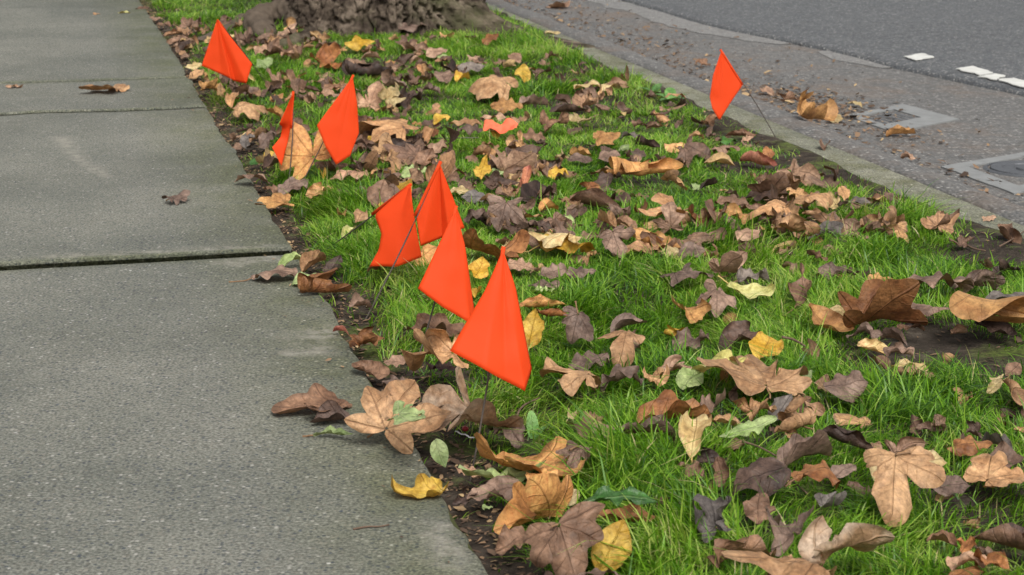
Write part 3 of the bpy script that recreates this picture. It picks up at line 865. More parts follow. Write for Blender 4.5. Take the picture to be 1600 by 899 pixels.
# ================================================================== FALLEN LEAVES
LEAVES = """
427 600 547 645 M b f 185 0|brown leaf lying flat on the sidewalk, lobes pointing left
487 625 546 661 O d v 200 0|dark purple-brown folded leaf between two tan leaves on the sidewalk edge
489 665 553 682 L g v 10 .25|small light green leaf with pale tip lying on the sidewalk
545 597 698 705 M x f 60 .35|largest tan leaf, black-spotted, lying across the sidewalk edge
550 563 608 593 O b r 170 0|glossy brown rolled leaf at the sidewalk edge above the spotted leaf
597 586 640 612 O m c 330 0|dark mauve curled leaf tucked beside the spotted leaf and the green scrap
607 628 663 662 F g f 20 0 .055|torn light green leaf lying on top of the spotted tan leaf
650 577 808 672 M w f 200 0 .012|big light tan leaf with deep lobes under the front flag
601 555 640 574 O k f 190 0|small pinkish brown leaf on soil left of the front flag
630 517 730 577 M t c 150 0|crumpled tan leaf below the lower left corner of the front flag
637 490 725 525 O b c 170 0|crumpled brown leaf beneath the kite flag's lower tip
665 562 722 580 O d f 160 0|dark leaf squeezed between the two big tan leaves under the front flag
648 625 690 652 O b c 190 0|brown scrap tucked under the lobes of the big light tan leaf
673 686 700 730 O g f 290 0|pale green oval leaf on bare soil by the sidewalk edge
613 741 700 778 M y u 175 .55|yellow leaf with long pale stem on the sidewalk edge
708 758 750 790 F d c 200 0|dark brown scrap under the yellow leaf's stem
711 728 750 747 O k f 180 0|grey-tan leaf scrap at the foot of the front flag's wire
720 719 850 753 L g u 10 0|long light green leaf lying on soil in front of the front flag
738 682 918 740 M o s 20 0|long orange-gold leaf with reddish lobes in front of the front flag
732 744 822 783 O m c 190 0|dark mauve-brown wavy leaf just below the long light green leaf
822 732 870 763 O o d 120 0|orange-yellow leaf peeking out behind the yellow oval leaf
817 752 867 788 O y f 45 0|smooth yellow oval leaf resting on an orange-tan leaf
775 744 892 832 M o v 225 .2|ribbed orange-tan leaf with folded edge near the bottom of the picture
776 820 838 866 O b c 200 .35|brown curled leaf under the ribbed orange-tan leaf
828 785 935 915 M b d 265 .1|large brown leaf with golden central vein at the bottom edge
875 765 905 792 O c f 30 0|small yellowish scrap behind the large brown leaf with golden vein
870 690 924 738 M m d 250 .5|mauve-brown lobed leaf right of the long orange-gold leaf
762 660 820 700 O m c 300 0|dark mauve curled leaf on soil below the big light tan leaf
905 761 1020 793 L G f 10 0|glossy dark green long leaf in the foreground grass
930 787 1020 815 O r u 350 0|dark red-brown cupped leaf with cream rim under the glossy green leaf
926 815 985 892 O y f 65 .15|yellow spotted oval leaf upright in the foreground grass
1020 773 1050 792 F b c 20 0|brown scrap at the right tip of the glossy dark green leaf
895 888 970 908 O m f 0 0|mauve leaf at the bottom edge below the yellow spotted oval leaf
754 788 770 797 F g f 10 0|tiny pale green scrap on soil near the yellow leaf's stem end
847 560 935 617 M t d 200 0|domed light tan leaf in grass right of the front flag
890 548 950 582 O m f 20 0|dark mauve leaf behind the domed light tan leaf
936 518 1005 578 M t a 260 0|tan leaf with pointed lobes standing in grass above the grey-brown scraps
940 570 1005 613 O m c 200 0|grey-brown leaf half buried in grass right of the domed tan leaf
1005 570 1045 603 F t c 80 0|grey-tan scrap between grey-brown leaf and light green leaf
1030 555 1080 585 M k c 20 0|pinkish brown jagged leaf left of the yellow-green leaf
1057 575 1098 608 O g f 60 0|light green round leaf left of the broad tan leaf
1078 548 1165 586 M Y f 165 0|pale yellow-green leaf behind the broad tan leaf with midrib
1096 557 1262 623 M t f 90 .2|broad tan leaf with clear midrib, right of picture centre
1255 572 1268 597 F g f 0 0|pale green tip showing at the right end of the broad tan leaf
1093 608 1135 650 O m v 100 0|mauve leaf under the left end of the broad tan leaf
1145 622 1213 660 F t c 20 0|crumpled tan scrap below the broad tan leaf
1200 617 1240 657 O s r 60 0|dark grey rolled leaf under the broad tan leaf
1210 617 1275 673 M t r 200 .3|tan leaf with rolled edge below right end of the broad tan leaf
1126 650 1212 683 L g u 175 0|light green leaf with glossy dark fold below the broad tan leaf
1000 610 1110 665 O r v 10 .25|rust-brown folded leaf left below the light green round leaf
965 650 1053 692 O m c 190 0|brown-mauve crumpled leaf sunk in grass below the rust-brown folded leaf
885 637 908 662 F c v 80 .5|small tan pointed scrap in grass above the dark brown one
887 655 923 685 O b v 300 0|small dark brown curled leaf beside the tiny yellow-tan leaf
921 658 960 680 O c d 0 0|tiny yellow-tan leaf in grass above the mauve lobed leaf
1061 645 1111 713 O c v 80 .2|upright cream-yellow pointed leaf in the foreground grass
1061 720 1098 748 O b c 150 0|small brown leaf in grass below the upright cream-yellow leaf
1090 700 1130 730 O d c 320 0|dark brown scrap at the foot of the upright cream-yellow leaf
1115 715 1140 760 O b r 300 0|narrow brown rolled leaf standing in grass left of the dark purple leaf
1211 676 1303 730 O m v 15 .1|smooth mauve oval leaf with folded crease, right foreground
1146 717 1232 775 O d d 200 0|dark purple smooth leaf in the foreground grass
1240 720 1309 765 O r d 10 .2|orange-brown rough leaf below the smooth mauve oval leaf
1297 725 1338 750 O m f 20 0|small mauve leaf right of the orange-brown rough leaf
1288 665 1360 705 O d r 350 0|dark mauve strip of leaf in grass right of the smooth mauve oval leaf
1287 580 1356 628 O m d 20 0|single mauve leaf lying on open grass right of the broad tan leaf
1273 769 1322 794 F s v 10 0|grey shrivelled leaf standing above a dark gap in the grass
1086 775 1143 845 M s c 100 .4|grey-mauve leaf wrapped in tall foreground grass
1163 772 1210 818 O b d 80 0|brown leaf below the dark purple smooth leaf
1198 793 1270 866 M m c 100 0|mauve wrinkled leaf left of the bleached leaf at bottom
1105 838 1212 886 O b c 20 0|dark brown curled leaf at bottom, left of the mauve wrinkled leaf
1130 866 1305 930 M t d 190 0|large smooth tan leaf cut by the bottom edge
1240 813 1392 905 M w c 70 .2|big bleached whitish-tan crumpled leaf near the bottom edge
1360 704 1467 817 M t d 265 .3|big hanging tan leaf with ragged tip in right foreground grass
1377 685 1462 717 M k c 20 0|tan leaf just above the big hanging tan leaf
1425 704 1478 738 O c d 10 0|olive-tan leaf behind the big hanging tan leaf's right shoulder
1360 717 1390 757 O c f 95 0|yellowish leaf edge showing left of the big hanging tan leaf
1460 743 1516 775 O m f 10 0|mauve smooth leaf right of the big hanging tan leaf
1481 681 1550 712 O r d 10 0|dark rust leaf near the right edge, above a tan leaf
1540 675 1575 700 O s v 330 0|grey leaf edge behind the dark rust leaf at right
1520 706 1625 760 M t f 20 0|tan leaf at the right edge below the dark rust leaf
1452 828 1492 855 O b v 150 0|small brown leaf in grass left of the rust pair at lower right
1495 838 1525 865 O r c 60 0|small rust leaf between brown leaves at lower right
1530 820 1625 866 O b r 170 0|brown rolled leaf with orange streak at lower right edge
1480 862 1550 892 O k c 10 0|tan-brown leaf below the small rust leaf at lower right
1480 885 1540 908 O r d 10 0|rust-brown leaf cut by the bottom edge at lower right
1567 817 1620 845 O d u 10 0|very dark leaf at right edge above the orange-streaked leaf
1528 857 1570 890 O r c 300 0|rust scrap under the orange-streaked rolled leaf
1542 585 1577 615 F c c 200 0|cream-rimmed brown scrap near right edge below the bare soil patch
1570 593 1620 635 O t r 90 0|curled tan leaf with a round hollow at the right edge
1570 566 1597 587 O b f 200 0|small brown leaf at right edge above the hollow tan leaf
1315 441 1444 508 M r v 330 0|large rust-tan folded leaf beside the bare soil patch
1481 457 1625 505 M o v 345 0|large striped orange-tan leaf at the right edge above bare soil
1530 495 1582 524 O d u 340 0|dark rust underside hanging below the striped orange-tan leaf
1533 455 1625 483 O s f 10 0|grey leaf behind the striped orange-tan leaf
1426 424 1512 461 O m d 335 .35|long mauve leaf with wavy rim and stem, above the striped leaf
1491 423 1565 455 M m c 340 0|mauve-brown curled leaf near right edge below the curb
1420 471 1480 494 O m d 345 0|dark mauve thin leaf left of the striped orange-tan leaf
1563 349 1592 387 O b r 100 .5|brown rolled leaf standing on the curb at the right edge
1552 405 1593 430 F d c 10 0|dark brown crumpled scrap at the curb foot near right edge
1533 405 1550 420 F k v 280 0|small tan scrap beside the dark crumpled one near the curb
1269 475 1329 517 O o u 335 0|orange-tan cupped leaf with upturned end left of the rust-tan folded leaf
1290 477 1330 497 O c d 350 0|cream leaf behind the orange-tan cupped leaf
1230 413 1269 475 O b r 75 .7|brown rolled leaf standing upright in grass with dark stem
1275 410 1342 436 O m c 10 0|grey-mauve leaf right of the upright brown rolled leaf
1352 426 1395 444 O o f 10 0|orange-tan small leaf above the large rust-tan folded leaf
1345 423 1363 435 F d v 60 0|tiny dark scrap left of the orange-tan small leaf
1262 391 1292 408 F b c 90 0|brown scrap with dark stalk above the grey-mauve leaf
1325 504 1376 531 O m c 340 0|mauve leaf just below the large rust-tan folded leaf
1380 512 1414 541 O m v 310 0|mauve folded leaf at the left rim of the bare soil
1342 529 1391 553 O c r 340 0|pale tan rolled leaf left of the bare soil
1381 535 1427 560 O m c 340 0|dark mauve leaf at left of bare soil, under the folded mauve one
1388 561 1447 580 O c f 340 0|cream scrap at the lower left of the bare soil
1361 556 1388 583 O b v 120 0|brown leaf below the pale tan rolled leaf
1393 571 1459 591 O k c 350 0|pinkish mauve scrap under the cream one by the bare soil
1403 505 1444 517 F b f 0 0|flat brown scrap on the bare soil below the rust-tan leaf
1486 507 1513 522 F k v 10 0|small pinkish leaf alone in the middle of the bare soil
1123 502 1187 552 O d c 20 0|dark brown curled leaf next to the bright yellow leaf right of centre
1172 519 1222 563 O y f 70 0|bright yellow leaf above the broad tan leaf
1090 438 1148 495 M m a 280 0|mauve leaf with three points hanging above the seed ball
1107 395 1168 432 M k v 350 .6|pinkish brown leaf with upright stem right of the cream small leaf
1150 417 1205 441 O s c 10 .3|grey-purple wrinkled leaf above the cream-green leaf
1140 440 1207 467 O Y u 345 .25|cream-green leaf right of the three-pointed mauve leaf
1036 411 1110 447 M m d 10 0|grey-tan broad leaf left of the pinkish brown stemmed leaf
1053 462 1107 505 M o c 290 0|orange-tan curled scrap left of the three-pointed mauve leaf
1049 512 1108 548 O m c 20 0|dark mauve twisted leaf left of the dark brown curled one
1038 508 1070 527 F y r 330 0|yellow-tan rolled scrap above the dark mauve twisted leaf
955 490 1010 525 O m v 30 0|mauve leaf with peak shape in grass right of the stemmed mauve leaf
880 480 925 536 M m a 270 .5|mauve-brown leaf with upright stem, right of the front flag
836 482 888 495 O r r 5 0|thin rust-brown roll right of the front flag's yellow leaf
813 485 849 542 O y f 80 0|bright yellow leaf touching the right edge of the front flag
815 460 885 480 O o r 5 0|orange-tan long leaf in grass above the thin rust-brown roll
827 437 875 452 O m f 5 0|mauve leaf with pale green one beneath it, right of the front flag's tip
828 447 880 457 L g f 5 0|pale green sliver under a mauve leaf, right of the front flag's tip
842 411 885 435 O m d 20 0|left one of two mauve leaves in grass below the golden leaf
885 416 930 434 O m d 10 0|right one of two mauve leaves in grass below the golden leaf
792 405 830 425 O k d 350 .35|pinkish brown leaf right beside the front flag's tip
737 447 752 465 O y v 80 0|small yellow-orange leaf between the kite flag and the front flag
730 402 764 435 O y u 70 0|yellow leaf with tan scrap, right of the kite flag
722 360 825 402 M r s 20 0|rust-brown leaf with golden rim right of the flag cluster
827 363 905 387 M c d 175 0|cream leaf behind the golden leaf in mid picture
845 366 925 396 O y d 350 .35|golden yellow leaf with stem in mid picture
939 354 990 401 M m f 300 0|mauve leaf lying on grass right of the golden yellow leaf
985 357 1062 388 O o u 345 .2|orange-tan cupped leaf with dark underside above the cream small leaf
1035 384 1068 405 O c f 330 0|cream small leaf left of a square mauve leaf
1061 378 1102 405 O m f 10 0|square mauve leaf right of the cream small leaf
1022 318 1068 366 M k d 100 0|pinkish brown leaf standing above the orange-tan cupped leaf
1003 303 1085 345 M t f 190 .3|wide tan leaf behind the standing pinkish brown leaf
992 312 1010 332 F r v 90 0|small rust leaf at the left end of the wide tan leaf
962 337 995 360 O k v 320 0|pinkish tan leaf right of the rolled brown leaf's end
935 328 962 355 O t v 320 .3|tan slanted leaf below the rolled brown leaf
895 295 968 328 O b r 325 0|rolled brown leaf slanting down to the right in mid picture
910 280 960 303 O m f 340 0|grey-brown leaf behind the rolled brown slanting leaf
903 285 938 302 M r c 340 0|red-brown jagged leaf above the rolled brown slanting leaf
972 302 1015 312 O b f 0 0|thin brown leaf above the wide tan leaf
880 336 898 350 O g f 320 0|small light green leaf in grass above the golden yellow leaf
826 343 862 362 O d c 340 0|dark brown leaf above the cream leaf
868 342 886 362 O b v 80 0|small brown leaf right of the dark brown one above the cream leaf
842 310 872 330 O o v 20 0|orange leaf hidden in grass in mid picture
815 283 865 315 O d v 30 0|dark brown folded leaf right of the crimson scraps
764 307 815 360 M m f 260 0|large mauve leaf right of the flag cluster
725 326 768 350 O m c 180 0|mauve leaf between the flag cluster and the large mauve leaf
722 297 760 317 O s f 180 0|slate grey leaf right of the upper flag of the cluster
700 290 733 305 O c f 340 0|cream leaf at the right edge of the upper cluster flag
757 275 810 297 O d u 10 0|very dark brown hollow leaf left of the crimson scraps
806 276 825 292 F p f 60 0|crimson round scrap among dark leaves in mid picture
816 259 830 292 O p v 280 0|red-pink standing leaf above the crimson scrap
787 258 818 278 O b r 10 0|brown rolled leaf left of the red-pink standing leaf
768 236 845 270 M k v 10 0|large grey-tan leaf with dark edge right of the yellow pair
740 243 768 279 O y d 80 0|yellow leaf left of the large grey-tan one
770 263 794 276 F g f 10 0|pale green scrap below the large grey-tan leaf
790 219 830 238 O b v 345 0|brown leaf above the large grey-tan leaf
750 221 780 235 O t c 10 0|tan leaf above the yellow leaf, below the fallen orange flag
775 292 810 307 O k c 10 0|mauve-tan leaf below the very dark hollow leaf
867 232 888 248 O c r 340 0|yellow-tan rolled scrap in mid picture
890 229 925 243 O o v 340 0|tan-orange leaf above a mauve one, left of the long orange-tan roll
887 239 925 255 O m f 350 0|mauve leaf under the tan-orange one, left of the long orange-tan roll
935 235 970 253 O m d 10 0|dark mauve leaf touching the top left of the long orange-tan roll
940 248 1073 272 M o r 0 0|long orange-tan rolled leaf in mid picture
847 255 870 268 F s v 20 0|dark grey scrap left of the yellow-brown leaf in mid picture
857 260 888 280 O y c 30 0|yellow-brown leaf below the yellow-tan rolled scrap
935 268 970 290 O d c 10 0|dark leaf below the left end of the long orange-tan roll
982 232 1008 246 O m f 340 0|small mauve leaf above the long orange-tan roll
966 226 983 237 F g f 0 0|pale green scrap above the long orange-tan roll
995 212 1030 230 O d r 340 0|dark brown curled leaf above right of the small mauve one
987 187 1015 200 F b c 10 0|brown scrap on the bare worn ground left of the curb flag
967 206 1000 218 O s c 10 0|slate-mauve leaf right of the orange-tan two-lobed leaf
928 205 968 227 M o f 20 0|orange-tan two-lobed leaf right of the brown clump
888 176 933 192 M c f 10 0|cream-tan leaf under the dark stick-like roll
843 173 888 208 M b c 20 0|big brown crumpled leaf right of the fallen orange flag
852 164 925 174 O d r 0 0|dark stick-like rolled leaf above the cream-tan leaf
810 148 863 165 O m v 15 0|dark mauve leaf right of the orange-tan dome
815 200 852 221 O b d 340 0|brown leaf left of the big brown crumpled one
768 153 815 177 O o d 10 0|orange-tan domed leaf above the fallen orange flag
735 118 806 157 M t a 170 0|tan arched leaf bridging over grass below the yellow-orange pair
805 101 828 129 O y f 95 0|bright orange-yellow round leaf standing upright
711 110 733 128 O y v 60 0|small yellow-orange leaf left of the tan arched leaf
688 92 712 115 O d v 120 0|dark mauve pointed leaf above the small yellow-orange one
715 97 757 115 O s f 10 0|dark grey flat leaf above the tan arched leaf
730 86 750 98 F k f 60 0|pinkish scrap above the dark grey flat leaf
677 110 708 130 O m f 100 0|mauve-pink leaf left of the small yellow-orange one
900 125 965 142 O c f 350 0|long cream leaf lying alone toward the curb
848 80 878 94 O k c 340 0|pinkish tan leaf at the tip of the tree's right root
754 53 778 70 O r d 20 0|red-brown leaf on the tree's right root
625 36 665 55 O m f 30 0|mauve leaf leaning against the tree trunk
625 63 670 78 M k c 350 0|tan wavy leaf in grass in front of the trunk
640 87 660 100 O k v 30 0|pinkish leaf below the tan wavy leaf by the trunk
667 75 698 90 O k f 30 0|dull pink leaf right of the tan wavy leaf by the trunk
682 84 700 92 O g f 10 0|pale green leaf under the dull pink one by the trunk
541 55 584 78 O y d 20 0|yellow oval leaf at the base of the tree trunk
487 67 550 106 M r u 340 0|large rust-orange leaf at the base of the tree trunk
475 92 495 106 F t c 40 0|tan scrap left below the large rust-orange leaf
565 83 595 94 O k v 0 0|pale tan leaf below the yellow oval leaf by the trunk
535 95 615 120 M d r 10 0|dark brown curled leaf behind the diamond flag's tip
600 94 618 105 O o d 10 0|small orange leaf at the end of the dark brown curled leaf
435 40 462 62 O k d 30 0|topmost tan leaf of the heap on the tree's left roots
450 55 478 85 O b v 100 0|brown leaf on the trunk side of the heap on the roots
412 60 455 88 M b c 20 0|brown leaf in the middle of the heap on the roots
398 70 422 88 O k d 200 0|leftmost tan leaf of the heap on the roots
440 72 466 92 O k c 60 0|lowest pinkish leaf of the heap on the roots
400 90 425 107 O g d 20 0|pale green leaf right of the folded flag
290 97 315 110 O c d 20 0|pale tan leaf at the lower left corner of the folded flag
312 122 350 143 M o c 20 0|orange-brown curled leaf below the folded flag
370 134 405 148 O m f 10 0|mauve leaf lying below right of the folded flag
420 131 440 146 F d v 30 0|dark scrap right of the mauve leaf below the folded flag
422 146 442 160 O o d 60 0|orange-tan leaf just left of the edge-on flag's top
362 160 418 188 M t d 10 0|light tan leaf by the sidewalk left of the edge-on flag
415 165 445 186 O o v 340 0|orange scrap between the light tan leaf and the edge-on flag
486 122 525 131 O k f 0 0|pinkish tan flat leaf left of the diamond flag's tip
465 122 484 143 O b v 90 0|brown standing leaf between the edge-on flag and the diamond flag
507 130 540 142 O b d 10 0|brown leaf touching the diamond flag's left edge near its top
560 130 598 172 M k f 80 0|pinkish tan pointed leaf right of the diamond flag
592 130 632 173 M c c 60 0|yellow-tan crumpled leaf right of the pinkish pointed one
620 135 657 170 O d c 80 0|dark brown leaf right of the yellow-tan crumpled one
600 124 637 137 O m v 0 0|mauve leaf above the yellow-tan crumpled one
650 130 688 147 O m c 350 0|mauve-brown leaf left of the tan arched leaf
562 187 650 230 M t a 160 0|large tan arched leaf right of the diamond flag
570 212 608 228 O y d 10 0|yellow-brown leaf under the large tan arched leaf
570 185 600 203 O r d 30 0|red-brown leaf between the diamond flag and the large tan arched leaf
440 188 517 275 M o f 95 0|large orange-brown leaf standing behind the diamond flag's wire
412 236 432 248 O y f 20 0|small yellow leaf left of the edge-on flag's tip
390 247 412 258 O G f 10 0|small blue-green leaf at the sidewalk edge near the edge-on flag
405 205 430 232 O m c 60 0|mauve scrap left of the edge-on flag's middle
358 208 375 223 F k c 330 0|tan curled scrap on the sidewalk rim left of the edge-on flag
375 208 398 233 O s c 80 0|grey-brown leaf at the sidewalk rim left of the mauve scrap
415 240 440 263 O d v 90 0|dark mauve leaf below the edge-on flag's lower corner
367 272 420 288 O m f 185 0|mauve-brown leaf reaching onto the sidewalk below the edge-on flag
394 302 460 325 M o f 190 0|golden tan leaf with pointed lobes reaching onto the sidewalk
436 276 480 303 O m f 20 0|mauve flat leaf at the foot of the diamond flag's wire
411 288 435 302 O b c 150 0|brown scrap above the golden tan lobed leaf
497 262 510 281 O y v 280 0|small yellow leaf under the diamond flag's lower left side
516 266 573 284 M k d 180 .2|pinkish tan wavy leaf under the diamond flag's lower tip
480 285 522 310 O t c 10 0|brown-tan leaf right of the diamond flag's wire foot
522 296 543 307 O m f 10 0|small mauve leaf in grass below the pinkish tan wavy one
590 281 641 323 O y f 60 0|large yellow leaf behind the lowest-left cluster flag
575 282 612 325 O b f 80 0|brown leaf behind the large yellow leaf
552 327 574 348 O t c 80 0|tan scrap left of the lowest-left cluster flag
526 322 543 338 F o v 320 0|orange-brown scrap in grass left of the flag cluster
677 178 703 195 O y d 20 0|yellow round leaf left of the fallen orange flag
667 217 698 240 O k u 60 0|tan cup-shaped leaf below the rust leaf, above the upper cluster flag
645 232 680 258 O b u 60 0|brown hollow leaf above the upper cluster flag's tip
605 217 650 240 O d u 350 0|dark shaded leaf beneath the right end of the large tan arched leaf
615 237 650 254 O m f 10 0|mauve leaf below the large tan arched leaf
617 245 630 253 F p f 0 0|tiny pink scrap on the mauve leaf below the arched leaf
652 198 685 218 O r d 10 0|rust leaf right of the large tan arched leaf
625 258 665 280 O g f 30 0|dull green leaf left of the upper cluster flag
642 190 662 197 O o f 0 0|small orange leaf above the large tan arched leaf
703 184 752 198 O t f 5 0|tan leaf left of the fallen orange flag
750 176 792 190 O k d 10 0|pinkish brown leaf just above the fallen orange flag
715 194 762 211 O m d 355 0|mauve leaf on the left end of the fallen orange flag
760 195 785 217 O y f 290 0|yellow-brown leaf in front of the fallen orange flag
1111 227 1155 244 M k d 350 0|pinkish tan leaf left of the red-pink leaf near the curb
1160 237 1210 260 O p r 340 0|red-pink rolled leaf near the curb below the curb flag
1192 229 1210 247 O r f 100 0|rust standing leaf right above the red-pink rolled leaf
1126 212 1155 226 O G d 10 0|dark green leaf in grass under the curb flag
1075 205 1100 218 O t c 40 0|tan leaf left of the curb flag's lower tip
1170 272 1262 310 M b v 340 0|large brown folded leaf below the red-pink rolled leaf
1226 260 1255 269 F t f 0 0|flat tan scrap near the curb above the large brown folded leaf
1257 270 1288 280 F k f 0 0|flat pinkish scrap near the curb right of the flat tan one
1093 277 1122 297 O d v 60 0|black-brown leaf with pale scrap right of the long orange-tan roll
1081 286 1096 297 F g f 80 0|pale scrap touching the black-brown leaf
1170 313 1235 345 M t d 190 .2|light tan domed leaf below the large brown folded leaf
1240 300 1298 328 M t d 10 0|tan domed leaf right of the light tan one, toward the curb
1119 304 1168 326 O b f 350 0|brown smooth leaf left of the light tan domed leaf
1078 320 1115 352 M r c 100 0|rust-orange leaf right of the standing pinkish brown leaf
1100 312 1136 345 O b v 80 0|brown folded leaf right of the rust-orange leaf
1125 318 1165 350 O o c 320 0|orange-tan curled leaf left of the light tan domed leaf
1212 335 1280 362 M t c 340 .2|tan torn leaf below the tan domed pair
1262 345 1330 372 M s c 340 0|grey-mauve shredded leaf right of the tan torn leaf
1160 298 1222 315 O d f 345 0|dark brown leaf under the large brown folded leaf
1302 310 1325 325 F d v 20 0|black scrap right of the tan domed leaf toward the curb
1327 307 1360 320 O s f 350 0|flat grey leaf close to the curb
1150 357 1187 378 O k d 20 0|reddish tan leaf in grass below the orange-tan curled leaf
1375 330 1415 353 O t v 20 0|brown-tan leaf in tall grass by the curb
1255 325 1288 340 O t r 340 0|small tan roll below the tan domed leaf
1137 201 1180 214 O b r 345 0|dark brown rolled leaf right below the curb flag
1160 211 1177 222 F k f 320 0|small pinkish scrap below the dark brown roll at the curb flag
1279 217 1298 235 O b v 80 0|brown standing scrap alone on the curb
1040 146 1072 160 O t d 0 0|tan leaf among weeds left of the curb flag
122 132 203 143 M t f 180 .6|lone tan leaf with long stem on the far sidewalk
8 132 37 138 O k f 0 0|small pinkish leaf at the left edge on the far sidewalk
255 297 295 320 M m f 330 .45|lone mauve leaf with dark stem in the middle of the sidewalk
185 17 205 22 O Y f 0 0|tiny yellow-green leaf on the far sidewalk
145 20 157 25 F t f 0 0|tiny tan scrap on the far sidewalk
212 10 232 16 O b f 0 0|farthest brown leaf at the sidewalk edge
232 26 255 33 O k f 0 0|pinkish leaf at the far sidewalk edge
245 33 268 42 O b f 340 0|brown leaf at the far sidewalk edge below the pinkish one
394 414 465 437 O m d 5 .5|mauve wavy leaf with dark stem on the sidewalk by the joint
436 394 476 420 O g v 30 0|pale green leaf at the end of the sidewalk joint
471 391 507 427 O t v 60 0|tan leaf between the pale green leaf and the grass
457 425 505 448 O g f 10 0|green leaf under the rust-brown roll at the sidewalk edge
465 420 549 456 M r r 10 0|rust-brown rolled leaf with yellow tip at the sidewalk edge
505 399 535 427 O d u 60 0|black-brown hollow leaf behind the rust-brown roll
546 456 580 482 O m v 200 0|small mauve leaf in grass below the flag cluster
520 509 545 524 O p v 330 0|small red-brown leaf at the sidewalk edge
547 511 600 545 M r c 20 0|rust curled leaf with tan tip on soil at the sidewalk edge
640 383 684 415 O o d 30 0|orange-tan leaf between the cluster flags near the grass
575 410 625 425 O t f 10 0|tan leaf under the lower edge of the lowest-left cluster flag
535 352 555 372 O Y v 60 0|yellow-green leaf in grass by the lowest-left cluster flag's wire
1245 140 1310 187 M o u 60 0|curled orange-tan leaf with upright lobes on the lane
1290 178 1322 193 O c d 340 0|cream leaf in front of the curled upright leaf on the lane
1326 158 1347 169 O c f 340 0|pale cream leaf behind the square meter box
1186 134 1210 150 O k f 330 0|pinkish tan leaf on the lane right of the curb flag
1381 195 1434 214 O o v 0 0|orange-tan leaf lying against the square meter box
1406 236 1430 250 O k c 340 0|pinkish leaf in the gutter litter between the meter boxes
1086 91 1111 106 F b c 0 0|brown scrap on the lane left of the curb flag's tip
1535 336 1556 346 F k f 0 0|pinkish scrap on the curb edge at right
850 0 892 13 M k f 10 0|tan leaf on the lane at the top edge
851 48 875 54 O c f 0 0|cream leaf lying flat on the curb right of the tree
1214 142 1250 160 F b c 0 0|brown scrap behind the curled upright leaf on the lane
"""
HCELL = 0.006
hmap = {}
def leaf_flat(kind, small, rng):
    """flat leaf: base at the origin, tip at y = 1 -> points, faces, vein coordinates, rim"""
    if kind in 'MF':
        step = 6.5 if small else 3.25
        th = np.radians(np.arange(-156, 156.01, step))
        nr = 6 if small else 9
        lobes = np.radians(np.array([-104, -52, 0, 52, 104]) + rng.normal(0, 6, 5))
        Lk = np.array([0.55, 0.86, 1.0, 0.86, 0.55]) * (1 + 0.24 * (rng.random(5) - 0.5) * 2)
        sinus = 0.58 + 0.24 * rng.random()
        if kind == 'F': Lk = Lk * np.where(rng.random(5) < 0.5, 0.55, 1.0); sinus = 0.7
        R = np.zeros_like(th)
        for k in range(5):
            d = np.abs(th - lobes[k])
            f = np.clip(1 - d / math.radians(27), 0, 1)
            r = Lk[k] * (sinus + (1 - sinus) * f ** 1.25)
            r = r + Lk[k] * 0.035 * np.abs(((d / math.radians(10.5)) % 1.0) - 0.5) * (d > 0.05) * (f > 0)
            R = np.maximum(R, np.where(f > 0, r, 0))
        back = np.clip((np.abs(th) - math.radians(118)) / math.radians(38), 0, 1)
        R = np.where(back > 0, R.max() * 0.0 + np.maximum(R, 0.30) * (1 - back) + 0.10 * back, np.maximum(R, 0.28))
        R = R * (1 + 0.34 * (fbm(th * 2.6 + rng.random() * 50, rng.random() * 50, 2, 5) - 0.5))
        R = np.convolve(np.pad(R, 1, 'edge'), [0.22, 0.56, 0.22], 'valid')
        if rng.random() < 0.6:                      # a bite or tear out of the rim
            R = R * (1 - (0.25 + 0.4 * rng.random()) * np.exp(-((th - rng.uniform(-1.6, 1.6)) / rng.uniform(0.06, 0.2)) ** 2))
        if kind == 'F': R = R * (0.55 + 0.75 * vnoise(th * 2.2 + rng.random() * 90, 1.7, 11))
        q = np.linspace(0.03, 1, nr) ** 0.9
        TH, Qr = np.meshgrid(th, q, indexing='ij')
        RR = R[:, None] * Qr
        X, Y = RR * np.sin(TH), RR * np.cos(TH)
        dl = TH[..., None] - lobes
        kk = np.abs(dl).argmin(-1)
        d0 = np.take_along_axis(dl, kk[..., None], -1)[..., 0]
        vu, vv = RR * np.cos(d0), RR * np.sin(d0)
        rim = np.broadcast_to(Qr, RR.shape)
        ys = 0.36
    else:
        nu, nv = (12, 8) if small else (26, 15)
        W = {'O': 0.29 + 0.09 * rng.random(), 'L': 0.155}[kind]
        u = np.linspace(0.0, 1, nu)
        w = W * np.sin(np.pi * np.clip(u, 0.012, 0.994) ** 0.82) ** 0.8
        w = w * (1 + 0.012 * np.sin(u * 60 + rng.random() * 6) * (kind == 'O') + 0.20 * (vnoise(u * 4 + rng.random() * 40, 0.5, 3) - 0.5))
        v = np.linspace(-1, 1, nv)
        U, V = np.meshgrid(u, v, indexing='ij')
        skew = 0.10 * (rng.random() - 0.5)
        wl = w * (1 + 0.34 * (vnoise(u * 3.5 + rng.random() * 90, 4.5, 13) - 0.5))
        X = np.where(V < 0, V * w[:, None], V * wl[:, None]) + skew * np.sin(np.pi * U)
        Y = U
        vu, vv, rim = U, V * w[:, None], np.maximum(np.abs(V), np.abs(U - 0.5) * 2 * 0.98)
        ys = 0.5
    n0, n1 = X.shape
    fs = grid_faces(n0, n1)
    return X.ravel(), Y.ravel(), fs, vu.ravel(), vv.ravel(), rim.ravel(), ys
